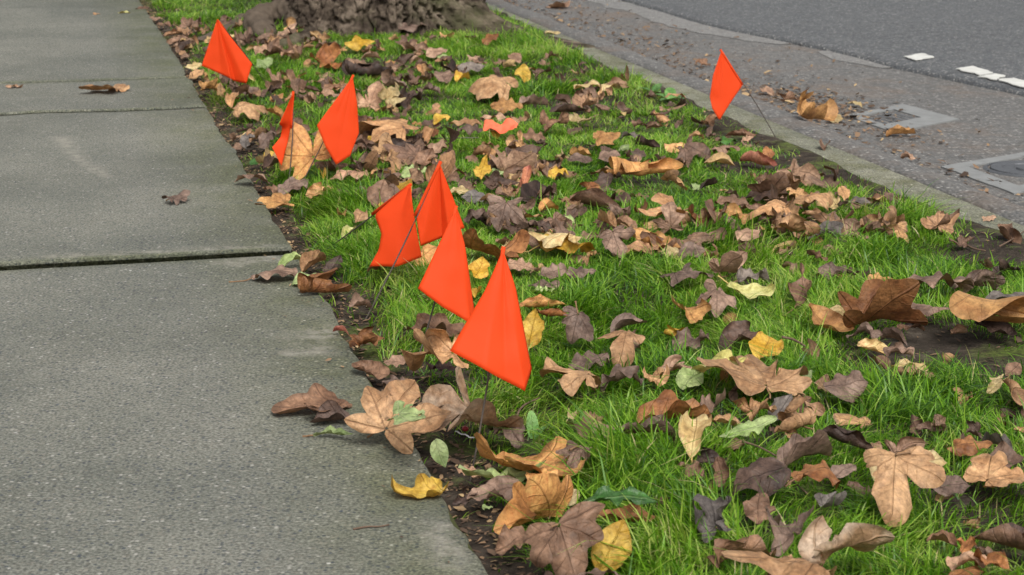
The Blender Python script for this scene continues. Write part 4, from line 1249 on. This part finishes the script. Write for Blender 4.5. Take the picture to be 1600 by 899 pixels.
FORMS = {  # fold, kx, ky, ruffle, crumple, twist, tip
 'f': (0.05, 0.55, -0.45, 0.040, 0.085, 0.25, 0.6),
 'd': (0.05, -1.3, -0.9, 0.055, 0.085, 0.4, -0.5),
 'u': (0.06, 2.4, 1.1, 0.040, 0.050, 0.3, 1.0),
 'r': (0.00, 6.2, 0.35, 0.030, 0.050, 0.5, 0.5),
 'v': (0.85, 0.9, -0.5, 0.035, 0.040, 0.5, 0.8),
 'a': (-0.06, -0.6, -1.5, 0.035, 0.050, 0.2, -0.6),
 's': (0.05, 0.9, 1.7, 0.045, 0.050, 0.6, 1.2),
 'c': (0.20, 1.8, -1.0, 0.075, 0.120, 1.1, 1.4),
}
def deform(X, Y, rim, ys, form, rng):
    fold, kx, ky, ruf, cr, tw, tip = [a * (0.75 + 0.5 * rng.random()) for a in FORMS[form]]
    tw = tw * rng.choice([-1, 1])
    sx, sy = rng.random(2) * 60
    yc = Y - ys
    z = cr * 2 * (fbm(X * 3.0 + sx, Y * 3.0 + sy, 4, 77) - 0.5)
    ang = np.arctan2(X, yc + 1e-6)
    z = z + ruf * rim ** 3 * np.sin(ang * (3 + 4 * rng.random()) + sx) * 1.3 + 0.22 * ruf * rim ** 4 * np.sin(ang * 15 + sy)
    # each lobe or side bends its own way
    for _k in range(4):
        a0, am = rng.uniform(-3, 3), rng.normal(0, 0.13 if form != 'f' else 0.08)
        dd = np.abs((ang - a0 + np.pi) % (2 * np.pi) - np.pi)
        z = z + am * np.exp(-(dd / 0.45) ** 2) * np.clip(np.hypot(X, yc) * 2.0, 0, 1.3) ** 2
    # sharp dry creases
    z = z + 0.45 * cr * (np.abs(fbm(X * 6.0 + sy, Y * 6.0 + sx, 3, 78) - 0.5) * 2 - 0.4)
    z = z + fold * np.sqrt(X * X + 0.0006)
    x = X / np.sqrt(1 + fold * fold)
    kxv = kx * (1 + 0.8 * (vnoise(yc * 2 + sx, 0.3, 19) - 0.5))
    a = np.clip(kxv * x, -3.6, 3.6)
    xs = np.where(np.abs(kxv) < 1e-3, x, np.sin(a) / kxv)
    zs = (1 - np.cos(a)) / kxv
    x1, z1 = xs - z * np.sin(a), zs + z * np.cos(a)
    # bend along the midrib, with the tip curling more
    yy = np.linspace(yc.min() - 0.001, yc.max() + 0.001, 200)
    curv = ky + tip * 4.0 * np.clip(yy - 0.18, 0, None)
    A = np.cumsum(curv) * (yy[1] - yy[0])
    A = A - np.interp(0, yy, A)
    cy, cz = np.cumsum(np.cos(A)) * (yy[1] - yy[0]), np.cumsum(np.sin(A)) * (yy[1] - yy[0])
    cy, cz = cy - np.interp(0, yy, cy), cz - np.interp(0, yy, cz)
    av = np.interp(yc, yy, A)
    y2 = np.interp(yc, yy, cy) - z1 * np.sin(av)
    z2 = np.interp(yc, yy, cz) + z1 * np.cos(av)
    t = tw * y2
    return np.stack([x1 * np.cos(t) - z2 * np.sin(t), y2, x1 * np.sin(t) + z2 * np.cos(t)], -1)
def rotx(a): return np.array([[1, 0, 0], [0, math.cos(a), -math.sin(a)], [0, math.sin(a), math.cos(a)]])
def rotz(a): return np.array([[math.cos(a), -math.sin(a), 0], [math.sin(a), math.cos(a), 0], [0, 0, 1]])
def v_tall(x0, x1, y1):                              # leaves in the taller near grass ride a little higher
    return y1 > 330 and (x0 + x1) / 2 > 560
def put_leaf(row, idx):
    f, label = row.split('|')
    f = f.split()
    x0, y0, x1, y1 = map(float, f[:4])
    kind, colr, form, yaw, stem = f[4], f[5], f[6], math.radians(float(f[7]) - 90), float(f[8])
    rng = np.random.default_rng(1000 + idx)
    W, H = x1 - x0, y1 - y0
    LIFT = 0.048 if colr == 'G' and W > 80 else 0.018 if v_tall(x0, x1, y1) else 0.013
    OVER = float(f[9]) if len(f) > 9 else 0.0        # rests on another leaf
    small = W < 36
    u, v = (x0 + x1) / 2, (y0 + y1) / 2
    best = None
    for attempt in range(5):
        X, Y, fs, vu, vv, rim, ys = leaf_flat(kind, small, rng)
        loc = deform(X, Y, rim, ys, form, rng)
        loc = loc - loc.mean(0)
        base = P(u, v, 0.02)
        d = ray(u, v)
        for tau in range(-12, 84, 4):
            for dy in (0, -25, 25):
                Rm = rotx(math.radians(tau)) @ rotz(yaw + math.radians(dy))
                w = loc @ Rm.T
                el = math.atan2(-d.z, d.y)
                px = w[:, 0]; py = w[:, 2] * math.cos(el) + w[:, 1] * math.sin(el)
                rw, rh = px.max() - px.min(), py.max() - py.min()
                cost = abs(math.log((rh / rw) / (H / W))) + 0.004 * abs(tau) + 0.003 * abs(dy)
                if best is None or cost < best[0]:
                    best = (cost, loc, Rm, rw, rh, fs, vu, vv, rim)
        if best[0] < 0.22: break
    cost, loc, Rm, rw, rh, fs, vu, vv, rim = best
    dep = base.y * CP + (CAM_H - 0.02) * SP
    sc = math.sqrt((W / rw) * (H / rh)) * dep / FPX
    sc = 1.08 * min(sc, 1.12 * W / rw * dep / FPX)
    w = (loc @ Rm.T) * sc
    zmin = w[:, 2].min()
    p = P(u, v + 0.15 * H, 0.01)
    lz = 0.0
    for it in range(6):
        s, t = st_of(p.x, p.y)
        onlawn = WALK_T < t < CURB_T0
        lz = ground_z(s, t) + (LIFT if onlawn else 0.0008) + OVER
        pos = np.array([p.x, p.y, lz - zmin])
        pu, pv = project(w + pos)
        du, dv = u - (pu.max() + pu.min()) / 2, v - (pv.max() + pv.min()) / 2
        a = P(u, v, 0.01); b2 = P(u + du, v + dv, 0.01)
        p = p + (b2 - a)
    s, t = st_of(p.x, p.y)
    onlawn = WALK_T < t < CURB_T0
    lz = ground_z(s, t) + (LIFT if onlawn else 0.0008) + OVER
    pos = np.array([p.x, p.y, lz - zmin])
    o = mesh_obj('fallen_leaf', loc * sc, fs, LM[colr], None, True, {'vu': vu, 'vv': vv, 'rim': rim})
    o.matrix_world = Matrix.Translation(pos) @ Matrix(Rm.tolist()).to_4x4()
    tag(o, label, 'leaf', 'fallen leaves')
    wp = w + pos
    cells = np.floor(wp[:, :2] / HCELL).astype(int)
    for (cx, cy), z in zip(cells, wp[:, 2]):
        for dx in (-1, 0, 1):
            for dy in (-1, 0, 1):
                key = (cx + dx, cy + dy)
                q = hmap.get(key)
                if q is None or z < q: hmap[key] = z
    if stem > 0:
        # stalk leaves the blade's base and droops
        bi = np.argsort(vu ** 2 + vv ** 2)[:4]
        b0 = loc[bi].mean(0) * sc
        inner = loc[np.argsort((vu - 0.18) ** 2 + vv ** 2)[:4]].mean(0) * sc
        dv_ = b0 - inner
        dv_ = dv_ / (np.linalg.norm(dv_) + 1e-9)
        dn = Rm.T @ np.array([0, 0, -1.0])
        path = []
        for k in range(7):
            f_ = k / 6
            q = b0 + dv_ * stem * sc * f_ + dn * 0.10 * stem * sc * f_ * f_ + np.array([0.02 * sc * math.sin(f_ * 5 + idx), 0, 0]) * f_
            wz = (Rm @ q)[2] + pos[2]
            if wz < lz: q = q - dn * (lz - wz)
            path.append(q)
        rad = [0.0011 + 0.0006 * (k == 6) for k in range(7)]
        vs, ff = tube_data(path, rad, 7)
        mesh_obj('stem', vs, ff, M_STEMY if colr in 'ycY' else M_STEM, o)
for _i, _row in enumerate(r for r in LEAVES.strip().splitlines() if r.strip()):
    put_leaf(_row, _i)

# ================================================================== SMALL THINGS
def twig(pts, r, label, z=0.004, forks=()):
    g = [P(u, v, 0.0) for u, v in pts]
    pp = []
    for q in g:
        s, t = st_of(q.x, q.y)
        gz = ground_z(s, t)
        pp.append(P(pts[g.index(q)][0], pts[g.index(q)][1], gz + z))
    o = pp[0].copy()
    root = empty('twig', o)
    tag(root, label, 'twig', 'small twigs')
    rough = [p - o for p in pp]
    rough_tube('stick', rough, [r * (1 - 0.4 * k / (len(pp) - 1)) for k in range(len(pp))], M_TWIG, root, 7, 0.15, 4)
    for (i, d) in forks:
        rough_tube('side_twig', [rough[i], rough[i] + Vector(d) * 0.5, rough[i] + Vector(d)], [r * 0.6, r * 0.5, r * 0.3], M_TWIG, root, 6, 0.1, 3)
twig([(552, 827), (575, 823), (592, 823), (608, 820)], 0.0012, 'short thin twig lying on the near sidewalk slab', 0.0015)
twig([(1222, 527), (1240, 531), (1258, 541)], 0.0022, 'small dark twig in grass right of the bright yellow leaf', 0.03)
twig([(1160, 690), (1185, 698), (1212, 712)], 0.0014, 'thin twig in grass beside the smooth mauve oval leaf', 0.03)
twig([(800, 690), (812, 640), (843, 622)], 0.0018, 'thin brown stalk arching in grass right of the front flag base', 0.02)
twig([(1200, 735), (1235, 750), (1262, 772)], 0.0015, 'thin twig crossing below the orange-brown rough leaf', 0.025, ((1, (0.01, -0.02, 0.01)),))
twig([(1495, 375), (1520, 388), (1540, 392)], 0.0025, 'dark twig at the curb foot near the right edge', 0.006)
twig([(1562, 385), (1585, 372), (1612, 352)], 0.0016, 'thin dark twig under the rolled leaf on the curb', 0.012)

# spiky seed ball
c = P(1142, 500, 0.012)
sb = tag(empty('seed_ball', c), 'small spiky brown seed ball in grass below the three-pointed leaf', 'seed ball')
vs, fs = [], []
R0 = 0.0095
for k in range(150):
    zz = 1 - 2 * (k + 0.5) / 150
    a = k * 2.399963
    n = Vector((math.sqrt(1 - zz * zz) * math.cos(a), math.sqrt(1 - zz * zz) * math.sin(a), zz))
    t1 = n.orthogonal().normalized(); t2 = n.cross(t1)
    i = len(vs)
    h = R0 * (1.28 + 0.12 * random.random())
    vs += [n * R0 * 0.9 + t1 * 0.0011, n * R0 * 0.9 - t1 * 0.0006 + t2 * 0.001, n * R0 * 0.9 - t1 * 0.0006 - t2 * 0.001, n * h]
    fs += [(i, i + 1, i + 3), (i + 1, i + 2, i + 3), (i + 2, i, i + 3)]
mesh_obj('spikes', vs, fs, M_SEED, sb, False)
bm = bmesh.new(); bmesh.ops.create_icosphere(bm, subdivisions=3, radius=R0)
me = bpy.data.meshes.new('core'); bm.to_mesh(me); bm.free(); me.materials.append(M_SEED)
o = bpy.data.objects.new('core', me); COL.objects.link(o); o.parent = sb

# berry and scrap of paper on the bare soil near the front wire
c = P(727, 676, -0.010)
br = tag(empty('berry', c), 'dark red berry on soil near the front flag wire', 'berry')
bm = bmesh.new(); bmesh.ops.create_uvsphere(bm, u_segments=20, v_segments=12, radius=0.0042)
for v in bm.verts:
    v.co.z *= 0.85; v.co.z += 0.005
    if v.co.z > 0.0095: v.co.z -= 0.0012
me = bpy.data.meshes.new('fruit'); bm.to_mesh(me); bm.free(); me.materials.append(M_BERRY); me.polygons.foreach_set('use_smooth', [True] * len(me.polygons))
o = bpy.data.objects.new('fruit', me); COL.objects.link(o); o.parent = br
vs, fs = tube_data([(0, 0, 0.009), (0.003, 0.001, 0.013), (0.008, 0.001, 0.016)], [0.0006, 0.0005, 0.0005], 6)
mesh_obj('stalk', vs, fs, M_STEM, br)
a, b = P(711, 679, 0.0), P(741, 690, 0.0)
vs = []
for k in range(12):
    p = a.lerp(b, k / 11)
    for j in (-1, 1):
        vs.append(p + Vector((0.0005 * j, 0.0012 * j, 0.004 + 0.0008 * math.sin(k * 1.3) + 0.0004 * j)))
pz = mesh_obj('paper_scrap', vs, [(2 * i, 2 * i + 1, 2 * i + 3, 2 * i + 2) for i in range(11)], M_PAPER)
tag(pz, 'thin crumpled strip of white paper on soil by the front wire', 'paper')

# broad-leaved weeds
def weed(u, v, label, specs):
    p = P(u, v, 0.0)
    s, t = st_of(p.x, p.y)
    p = P(u, v, ground_z(s, t))
    root = tag(empty('weed', p), label, 'weed', 'broad-leaved weeds')
    for i, (yaw, tilt, ln, wd) in enumerate(specs):
        vs, vu, vv, rim = [], [], [], []
        nu, nv = 12, 7
        for a in range(nu):
            f = a / (nu - 1)
            w = wd * math.sin(math.pi * min(0.98, 0.08 + 0.9 * f ** 0.8)) ** 0.7 * (1 if f < 0.99 else 0.2)
            ang = math.radians(tilt) - 0.9 * f * f
            y = ln * (f * math.cos(math.radians(tilt)) + 0.12 * f * f)
            z = ln * (f * math.sin(math.radians(tilt)) - 0.28 * f * f)
            for b in range(nv):
                q = 2 * b / (nv - 1) - 1
                vs.append((q * w, y, z + 0.25 * w * abs(q) + 0.003))
                vu.append(f); vv.append(q * 0.25); rim.append(0.3)
        o = mesh_obj('leaf', vs, grid_faces(nu, nv), M_WEED, root, True, {'vu': vu, 'vv': vv, 'rim': rim})
        o.rotation_euler = (0, 0, math.radians(yaw - 90))
    return root
weed(833, 692, 'weed with one tall jagged green leaf right of the front flag', [(100, 78, 0.048, 0.0075), (40, 50, 0.03, 0.006)])
weed(815, 696, 'low weed with a bright green leaf beside the tall jagged one', [(140, 40, 0.03, 0.006), (200, 30, 0.02, 0.005)])
weed(1048, 160, 'leafy weed rosette at the curb edge left of the curb flag', [(20, 35, 0.05, 0.013), (90, 50, 0.06, 0.015), (150, 35, 0.05, 0.013), (230, 25, 0.045, 0.012), (310, 30, 0.05, 0.013)])
weed(1022, 148, 'small weed left of the leafy rosette at the curb edge', [(60, 45, 0.05, 0.012), (170, 35, 0.045, 0.012), (290, 30, 0.04, 0.01)])

# ================================================================== LOOSE LITTER (uncountable crumbs)
M_CRUMB = NT('litter_crumbs', 0.85, 0.2)
M_CRUMB.color(M_CRUMB.ramp(M_CRUMB.attr('rnd'), [(0.0, (0.045, 0.030, 0.022)), (0.45, (0.12, 0.078, 0.052)), (0.8, (0.23, 0.145, 0.085)), (1.0, (0.42, 0.30, 0.16))]))
def crumbs(name, pts, smin, smax, seed, tall=0.35):
    rng = np.random.default_rng(seed)
    n = len(pts)
    pts = np.asarray(pts)
    L = rng.uniform(smin, smax, n) * (0.6 + 0.8 * rng.random(n) ** 2)
    W = L * rng.uniform(0.18, 0.7, n)
    a = rng.uniform(0, 2 * np.pi, n)
    dx = np.stack([np.cos(a), np.sin(a), rng.uniform(-tall, tall, n)], -1)
    dy = np.stack([-np.sin(a), np.cos(a), rng.uniform(-tall, tall, n)], -1)
    lift = np.abs(dx[:, 2]) * L * 0.5 + np.abs(dy[:, 2]) * W * 0.5 + 0.0008
    c = pts + np.stack([0 * a, 0 * a, lift], -1)
    v = []
    for (p, q, e) in ((-0.5, -0.15, 0), (-0.15, -0.5, 0.12), (0.5, -0.2, 0), (0.28, 0.45, 0.12), (-0.3, 0.4, 0)):
        j = 1 + 0.5 * (rng.random(n) - 0.5)
        v.append(c + dx * (L * p * j)[:, None] + dy * (W * q * j)[:, None] + np.stack([0 * a, 0 * a, e * W], -1))
    co = np.stack(v, 1).reshape(-1, 3)
    b = np.arange(n) * 5
    tris = np.concatenate([np.stack([b, b + 1, b + 3], -1), np.stack([b + 1, b + 2, b + 3], -1), np.stack([b, b + 3, b + 4], -1)])
    o = big_mesh(name, co, tris=tris, mat=M_CRUMB.m, attrs={'rnd': np.repeat(rng.random(n), 5)})
    return o
def pts_st(s, t, z): return np.stack([s * DX + t * DY, s * DY - t * DX, z], -1)
rng = np.random.default_rng(5)
n = 22000
s = rng.uniform(1.5, 8.5, n); t = np.where(rng.random(n) < 0.4, WALK_T + np.abs(rng.normal(0, 0.07, n)), rng.uniform(WALK_T, CURB_T0, n))
o = crumbs('soil_litter', pts_st(s, t, soil_z(s, t)), 0.003, 0.012, 3)
tag(o, 'small dry leaf crumbs scattered over the soil', 'litter', kind='stuff')
# gutter litter along the berm foot and round the boxes
S_, T_ = [], []
m = 2600
s = rng.uniform(3.2, 9.5, m); S_.append(s); T_.append(1.97 + np.abs(rng.normal(0, 0.07, m)))
s = rng.normal(4.95, 0.22, 500); S_.append(s); T_.append(rng.normal(2.17, 0.07, 500))
s = rng.normal(5.25, 0.18, 500); S_.append(s); T_.append(rng.normal(2.18, 0.07, 500))
s = rng.uniform(5.5, 9.0, 900); S_.append(s); T_.append(rng.normal(2.2, 0.10, 900))
s = rng.uniform(3.5, 9.0, 500); S_.append(s); T_.append(rng.uniform(2.0, 2.7, 500))
s, t = np.concatenate(S_), np.concatenate(T_)
t = np.maximum(t, 1.965)
o = crumbs('gutter_litter', pts_st(s, t, np.full(len(s), LANE_Z + 0.001)), 0.005, 0.024, 4, 0.4)
tag(o, 'brown leaf crumbs gathered in the gutter beside the asphalt berm', 'litter', kind='stuff')
s = rng.uniform(1.7, 8.0, 160); t = WALK_T - np.abs(rng.normal(0.0, 0.05, 160)) - 0.005
o = crumbs('sidewalk_litter', pts_st(s, t, np.where(s < 3.257, NEAR_Z, 0.0) + 0.0012), 0.003, 0.009, 6)
tag(o, 'tiny crumbs lying on the sidewalk edge', 'litter', kind='stuff')

# shredded dull leaves that no one could count, between the whole ones
M_SHRED = leaf_mat('shred', (0.2, 0.13, 0.09), (0.3, 0.2, 0.14), (0.09, 0.06, 0.045), 0.3, src=[(0.0, (0.075, 0.048, 0.036)), (0.3, (0.16, 0.102, 0.075)), (0.6, (0.25, 0.165, 0.115)), (0.8, (0.36, 0.215, 0.115)), (0.95, (0.48, 0.30, 0.14)), (1.0, (0.52, 0.42, 0.2))])
def shreds(n, seed):
    rng = np.random.default_rng(seed)
    co, qs, rr, off, made, A1, A2, A3 = [], [], [], 0, 0, [], [], []
    while made < n:
        s, t = rng.uniform(1.6, 6.8), rng.uniform(WALK_T + 0.02, CURB_T0 - 0.06)
        dens = float(fbm(s * 2.6 + 3, t * 2.6, 3, 91))
        band = math.exp(-((t - (0.95 - 0.08 * (s - 3))) / 0.42) ** 2)
        if rng.random() > np.clip((dens - 0.44) * 8.0, 0.02, 1) * (0.3 + 0.7 * band): continue
        if math.hypot(s - TREE_S, t - TREE_T) < 0.5: continue
        if 2.5 < s < 3.5 and t < 0.75: continue
        if s < 2.5 and rng.random() > 0.45: continue
        X, Y, fs, vu, vv, rim, ys = leaf_flat(rng.choice(['F', 'O', 'F']), True, rng)
        loc = deform(X, Y, rim, ys, rng.choice(list('cvurcf')), rng)
        loc = (loc - loc.mean(0)) @ (rotx(math.radians(rng.uniform(-15, 40))) @ rotz(rng.uniform(0, 6.28))).T
        loc = loc * rng.uniform(0.022, 0.07 if s > 3.0 else 0.040)
        p = ST(s, t, float(soil_z(s, t)) + 0.004 + 0.012 * rng.random())
        w = loc + np.array([p.x, p.y, p.z - loc[:, 2].min()])
        co.append(w); qs.append(np.array(fs) + off); rr.append(np.full(len(w), rng.random())); off += len(w); made += 1; A1.append(vu); A2.append(vv); A3.append(rim)
        for (cx, cy), z in zip(np.floor(w[:, :2] / HCELL).astype(int), w[:, 2]):
            q = hmap.get((cx, cy))
            if q is None or z < q: hmap[(cx, cy)] = z
    o = big_mesh('leaf_litter', np.concatenate(co), quads=np.concatenate(qs), mat=M_SHRED, attrs={'rnd': np.concatenate(rr), 'vu': np.concatenate(A1), 'vv': np.concatenate(A2), 'rim': np.concatenate(A3)}, smooth=True)
    tag(o, 'shredded dull brown leaf pieces strewn through the grass', 'litter', kind='stuff')
shreds(640, 21)

# ================================================================== GRASS
def patch(u, v, r, k):
    p = P(u, v, 0.0); return (*st_of(p.x, p.y), r, k)
BARE = [patch(1480, 530, 0.15, 1.0), patch(1540, 560, 0.13, 0.95), patch(1430, 545, 0.10, 0.9), patch(1570, 640, 0.05, 0.7), patch(715, 690, 0.055, 1.0), patch(700, 730, 0.06, 1.0), patch(760, 830, 0.05, 1.0),
        patch(775, 780, 0.045, 0.9), patch(590, 585, 0.06, 1.0), patch(545, 500, 0.05, 0.9), patch(870, 700, 0.05, 0.6), patch(925, 162, 0.24, 0.75), patch(985, 200, 0.18, 0.7), patch(850, 122, 0.15, 0.5),
        patch(1250, 285, 0.07, 0.8), patch(1330, 330, 0.06, 0.8), patch(1500, 400, 0.07, 0.9), patch(470, 340, 0.06, 1.0), patch(290, 85, 0.12, 0.9), patch(440, 100, 0.15, 0.6), patch(330, 45, 0.18, 0.5),
        patch(600, 30, 0.30, 0.8), patch(1400, 385, 0.10, 0.3), patch(700, 200, 0.2, 0.35), patch(560, 150, 0.25, 0.45), patch(400, 210, 0.12, 0.6)]
TALL = [patch(950, 730, 0.14, 1.0), patch(1010, 850, 0.12, 0.9), patch(1140, 800, 0.10, 0.8), patch(560, 320, 0.12, 0.8), patch(610, 440, 0.10, 1.0), patch(1150, 390, 0.14, 0.8), patch(900, 620, 0.09, 0.7),
        patch(1430, 350, 0.10, 0.9), patch(1040, 440, 0.15, 0.5), patch(1420, 620, 0.14, 0.6), patch(1550, 770, 0.10, 0.8), patch(880, 480, 0.1, 0.5), patch(830, 30, 0.25, 0.8), patch(940, 95, 0.18, 0.7), patch(1330, 400, 0.1, 0.6)]
def grass_points(n, s0, s1, seed):
    rng = np.random.default_rng(seed)
    s = rng.uniform(s0, s1, n); t = rng.uniform(WALK_T - 0.004, CURB_T0 + 0.006, n)
    d = 0.35 + 1.25 * fbm(s * 4.2, t * 4.2, 3, 61) - 0.15
    d = np.clip((d - 0.50) * 3.4 + 0.35, 0.05, 1.0) * np.where(s > 4.4, 0.75, 1.0)
    d = d * np.clip(1.5 - 1.9 * np.clip(fbm(s * 11, t * 11, 3, 69) - 0.45, 0, 1) * 3, 0.35, 1)
    e0 = (t - WALK_T - 0.004 - 0.075 * vnoise(s * 6.5, 0.5, 62) ** 1.5) / 0.045
    e1 = (CURB_T0 - t - 0.01 - 0.09 * vnoise(s * 4.5, 3.5, 63) * (s < 4.5) + 0.02 * (s > 4.5)) / 0.06
    d = d * np.clip(np.maximum(e0, 0.05 * (vnoise(s * 22, 1.1, 64) > 0.62)), 0, 1) * np.clip(np.maximum(e1, 0.06), 0, 1)
    for (bs, bt, r, k) in BARE:
        q = np.hypot(s - bs, (t - bt) * 1.0) / r + 0.7 * (fbm(s * 14, t * 14, 3, 65) - 0.5)
        d = d * (1 - k * np.clip(1.35 - q, 0, 1))
    d = d * (np.hypot(s - TREE_S, t - TREE_T) > 0.40)
    keep = rng.random(n) < d
    return s[keep], t[keep], d[keep]
def blades(sets, seed):
    rng = np.random.default_rng(seed)
    allco, allq, allt, arnd, ahg = [], [], [], [], []
    off = 0
    for (s, t, d, wscale) in sets:
        n = len(s)
        x, y = s * DX + t * DY, s * DY - t * DX
        z = soil_z(s, t) - 0.002
        tall = np.zeros(n)
        for (bs, bt, r, k) in TALL:
            tall = np.maximum(tall, k * np.exp(-(np.hypot(s - bs, t - bt) / r) ** 2))
        tall = np.maximum(tall, 0.55 * np.clip(fbm(s * 3.0, t * 3.0, 2, 66) * 2.4 - 0.9, 0, 1))
        H = (0.018 + 0.050 * tall) * (0.55 + 0.9 * rng.random(n)) * (0.55 + 0.45 * d) + 0.004
        H = H * np.where(rng.random(n) < 0.06, 1.5, 1.0)
        flow = 2 * np.pi * (fbm(s * 5, t * 5, 2, 67) * 2.2)
        phi = flow + rng.normal(0, 1.1, n)
        lean = np.clip(rng.normal(0.95, 0.42, n), 0.08, 2.0)
        # leaves press the grass down
        cx, cy = np.floor(x / HCELL).astype(int), np.floor(y / HCELL).astype(int)
        tx, ty = x + np.cos(phi) * lean * H * 0.8, y + np.sin(phi) * lean * H * 0.8
        cx2, cy2 = np.floor(tx / HCELL).astype(int), np.floor(ty / HCELL).astype(int)
        r1 = rng.random(n)
        for i in range(n):
            hz = hmap.get((cx[i], cy[i]))
            if hz is not None:
                g = hz - z[i]
                if H[i] > g * 0.9 and r1[i] > 0.05: H[i] = max(0.003, g * 0.8)
            else:
                hz = hmap.get((cx2[i], cy2[i]))
                if hz is not None and r1[i] > 0.22 and H[i] * 0.85 > hz - z[i]:
                    H[i] *= 0.5; lean[i] *= 0.3
        ok = H > 0.0045
        s_, x, y, z, H, phi, lean = s[ok], x[ok], y[ok], z[ok], H[ok], phi[ok], lean[ok]
        n = len(x)
        w = (0.00055 + 0.00055 * rng.random(n)) * wscale * (0.75 + 0.25 * np.clip(H / 0.04, 0, 1.4))
        dirx, diry = np.cos(phi), np.sin(phi)
        wa = phi + np.pi / 2 + rng.normal(0, 0.6, n)
        wx, wy = np.cos(wa), np.sin(wa)
        pts = []
        for tau, ww in ((0.0, 0.8), (0.38, 1.0), (0.74, 0.72)):
            off_h = lean * H * tau ** 1.7
            hz = H * (tau - 0.32 * np.minimum(lean, 1.3) * tau ** 2.2)
            for sg in (-1, 1):
                pts.append(np.stack([x + dirx * off_h + sg * wx * w * ww, y + diry * off_h + sg * wy * w * ww, z + hz], -1))
        off_h = lean * H
        pts.append(np.stack([x + dirx * off_h, y + diry * off_h, z + H * (1 - 0.32 * np.minimum(lean, 1.3))], -1))
        co = np.stack(pts, 1).reshape(-1, 3)
        b = off + np.arange(n) * 7
        allq += [np.stack([b, b + 1, b + 3, b + 2], -1), np.stack([b + 2, b + 3, b + 5, b + 4], -1)]
        allt.append(np.stack([b + 4, b + 5, b + 6], -1))
        allco.append(co)
        r = np.clip(0.15 + 0.55 * fbm(x * 6, y * 6, 2, 68) + 0.70 * (rng.random(n) - 0.45) + np.where(rng.random(n) < 0.035, 0.5, 0), 0, 1)
        arnd.append(np.repeat(r, 7))
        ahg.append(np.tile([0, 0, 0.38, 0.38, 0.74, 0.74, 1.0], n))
        off += n * 7
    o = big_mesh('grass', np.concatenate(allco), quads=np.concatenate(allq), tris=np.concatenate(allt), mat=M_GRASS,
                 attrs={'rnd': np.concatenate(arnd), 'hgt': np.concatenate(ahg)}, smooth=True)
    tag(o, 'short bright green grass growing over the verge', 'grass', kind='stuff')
    return o
sets = []
for (n, s0, s1, wsc, sd) in ((112000, 1.35, 2.6, 1.05, 1), (112000, 2.6, 4.0, 1.15, 2), (110000, 4.0, 6.2, 1.3, 3), (60000, 6.2, 9.0, 1.8, 4), (12000, 9.0, 16.0, 3.0, 5)):
    sets.append((*grass_points(n, s0, s1, sd), wsc))
blades(sets, 11)
print('BLADES', sum(len(q[0]) for q in sets))
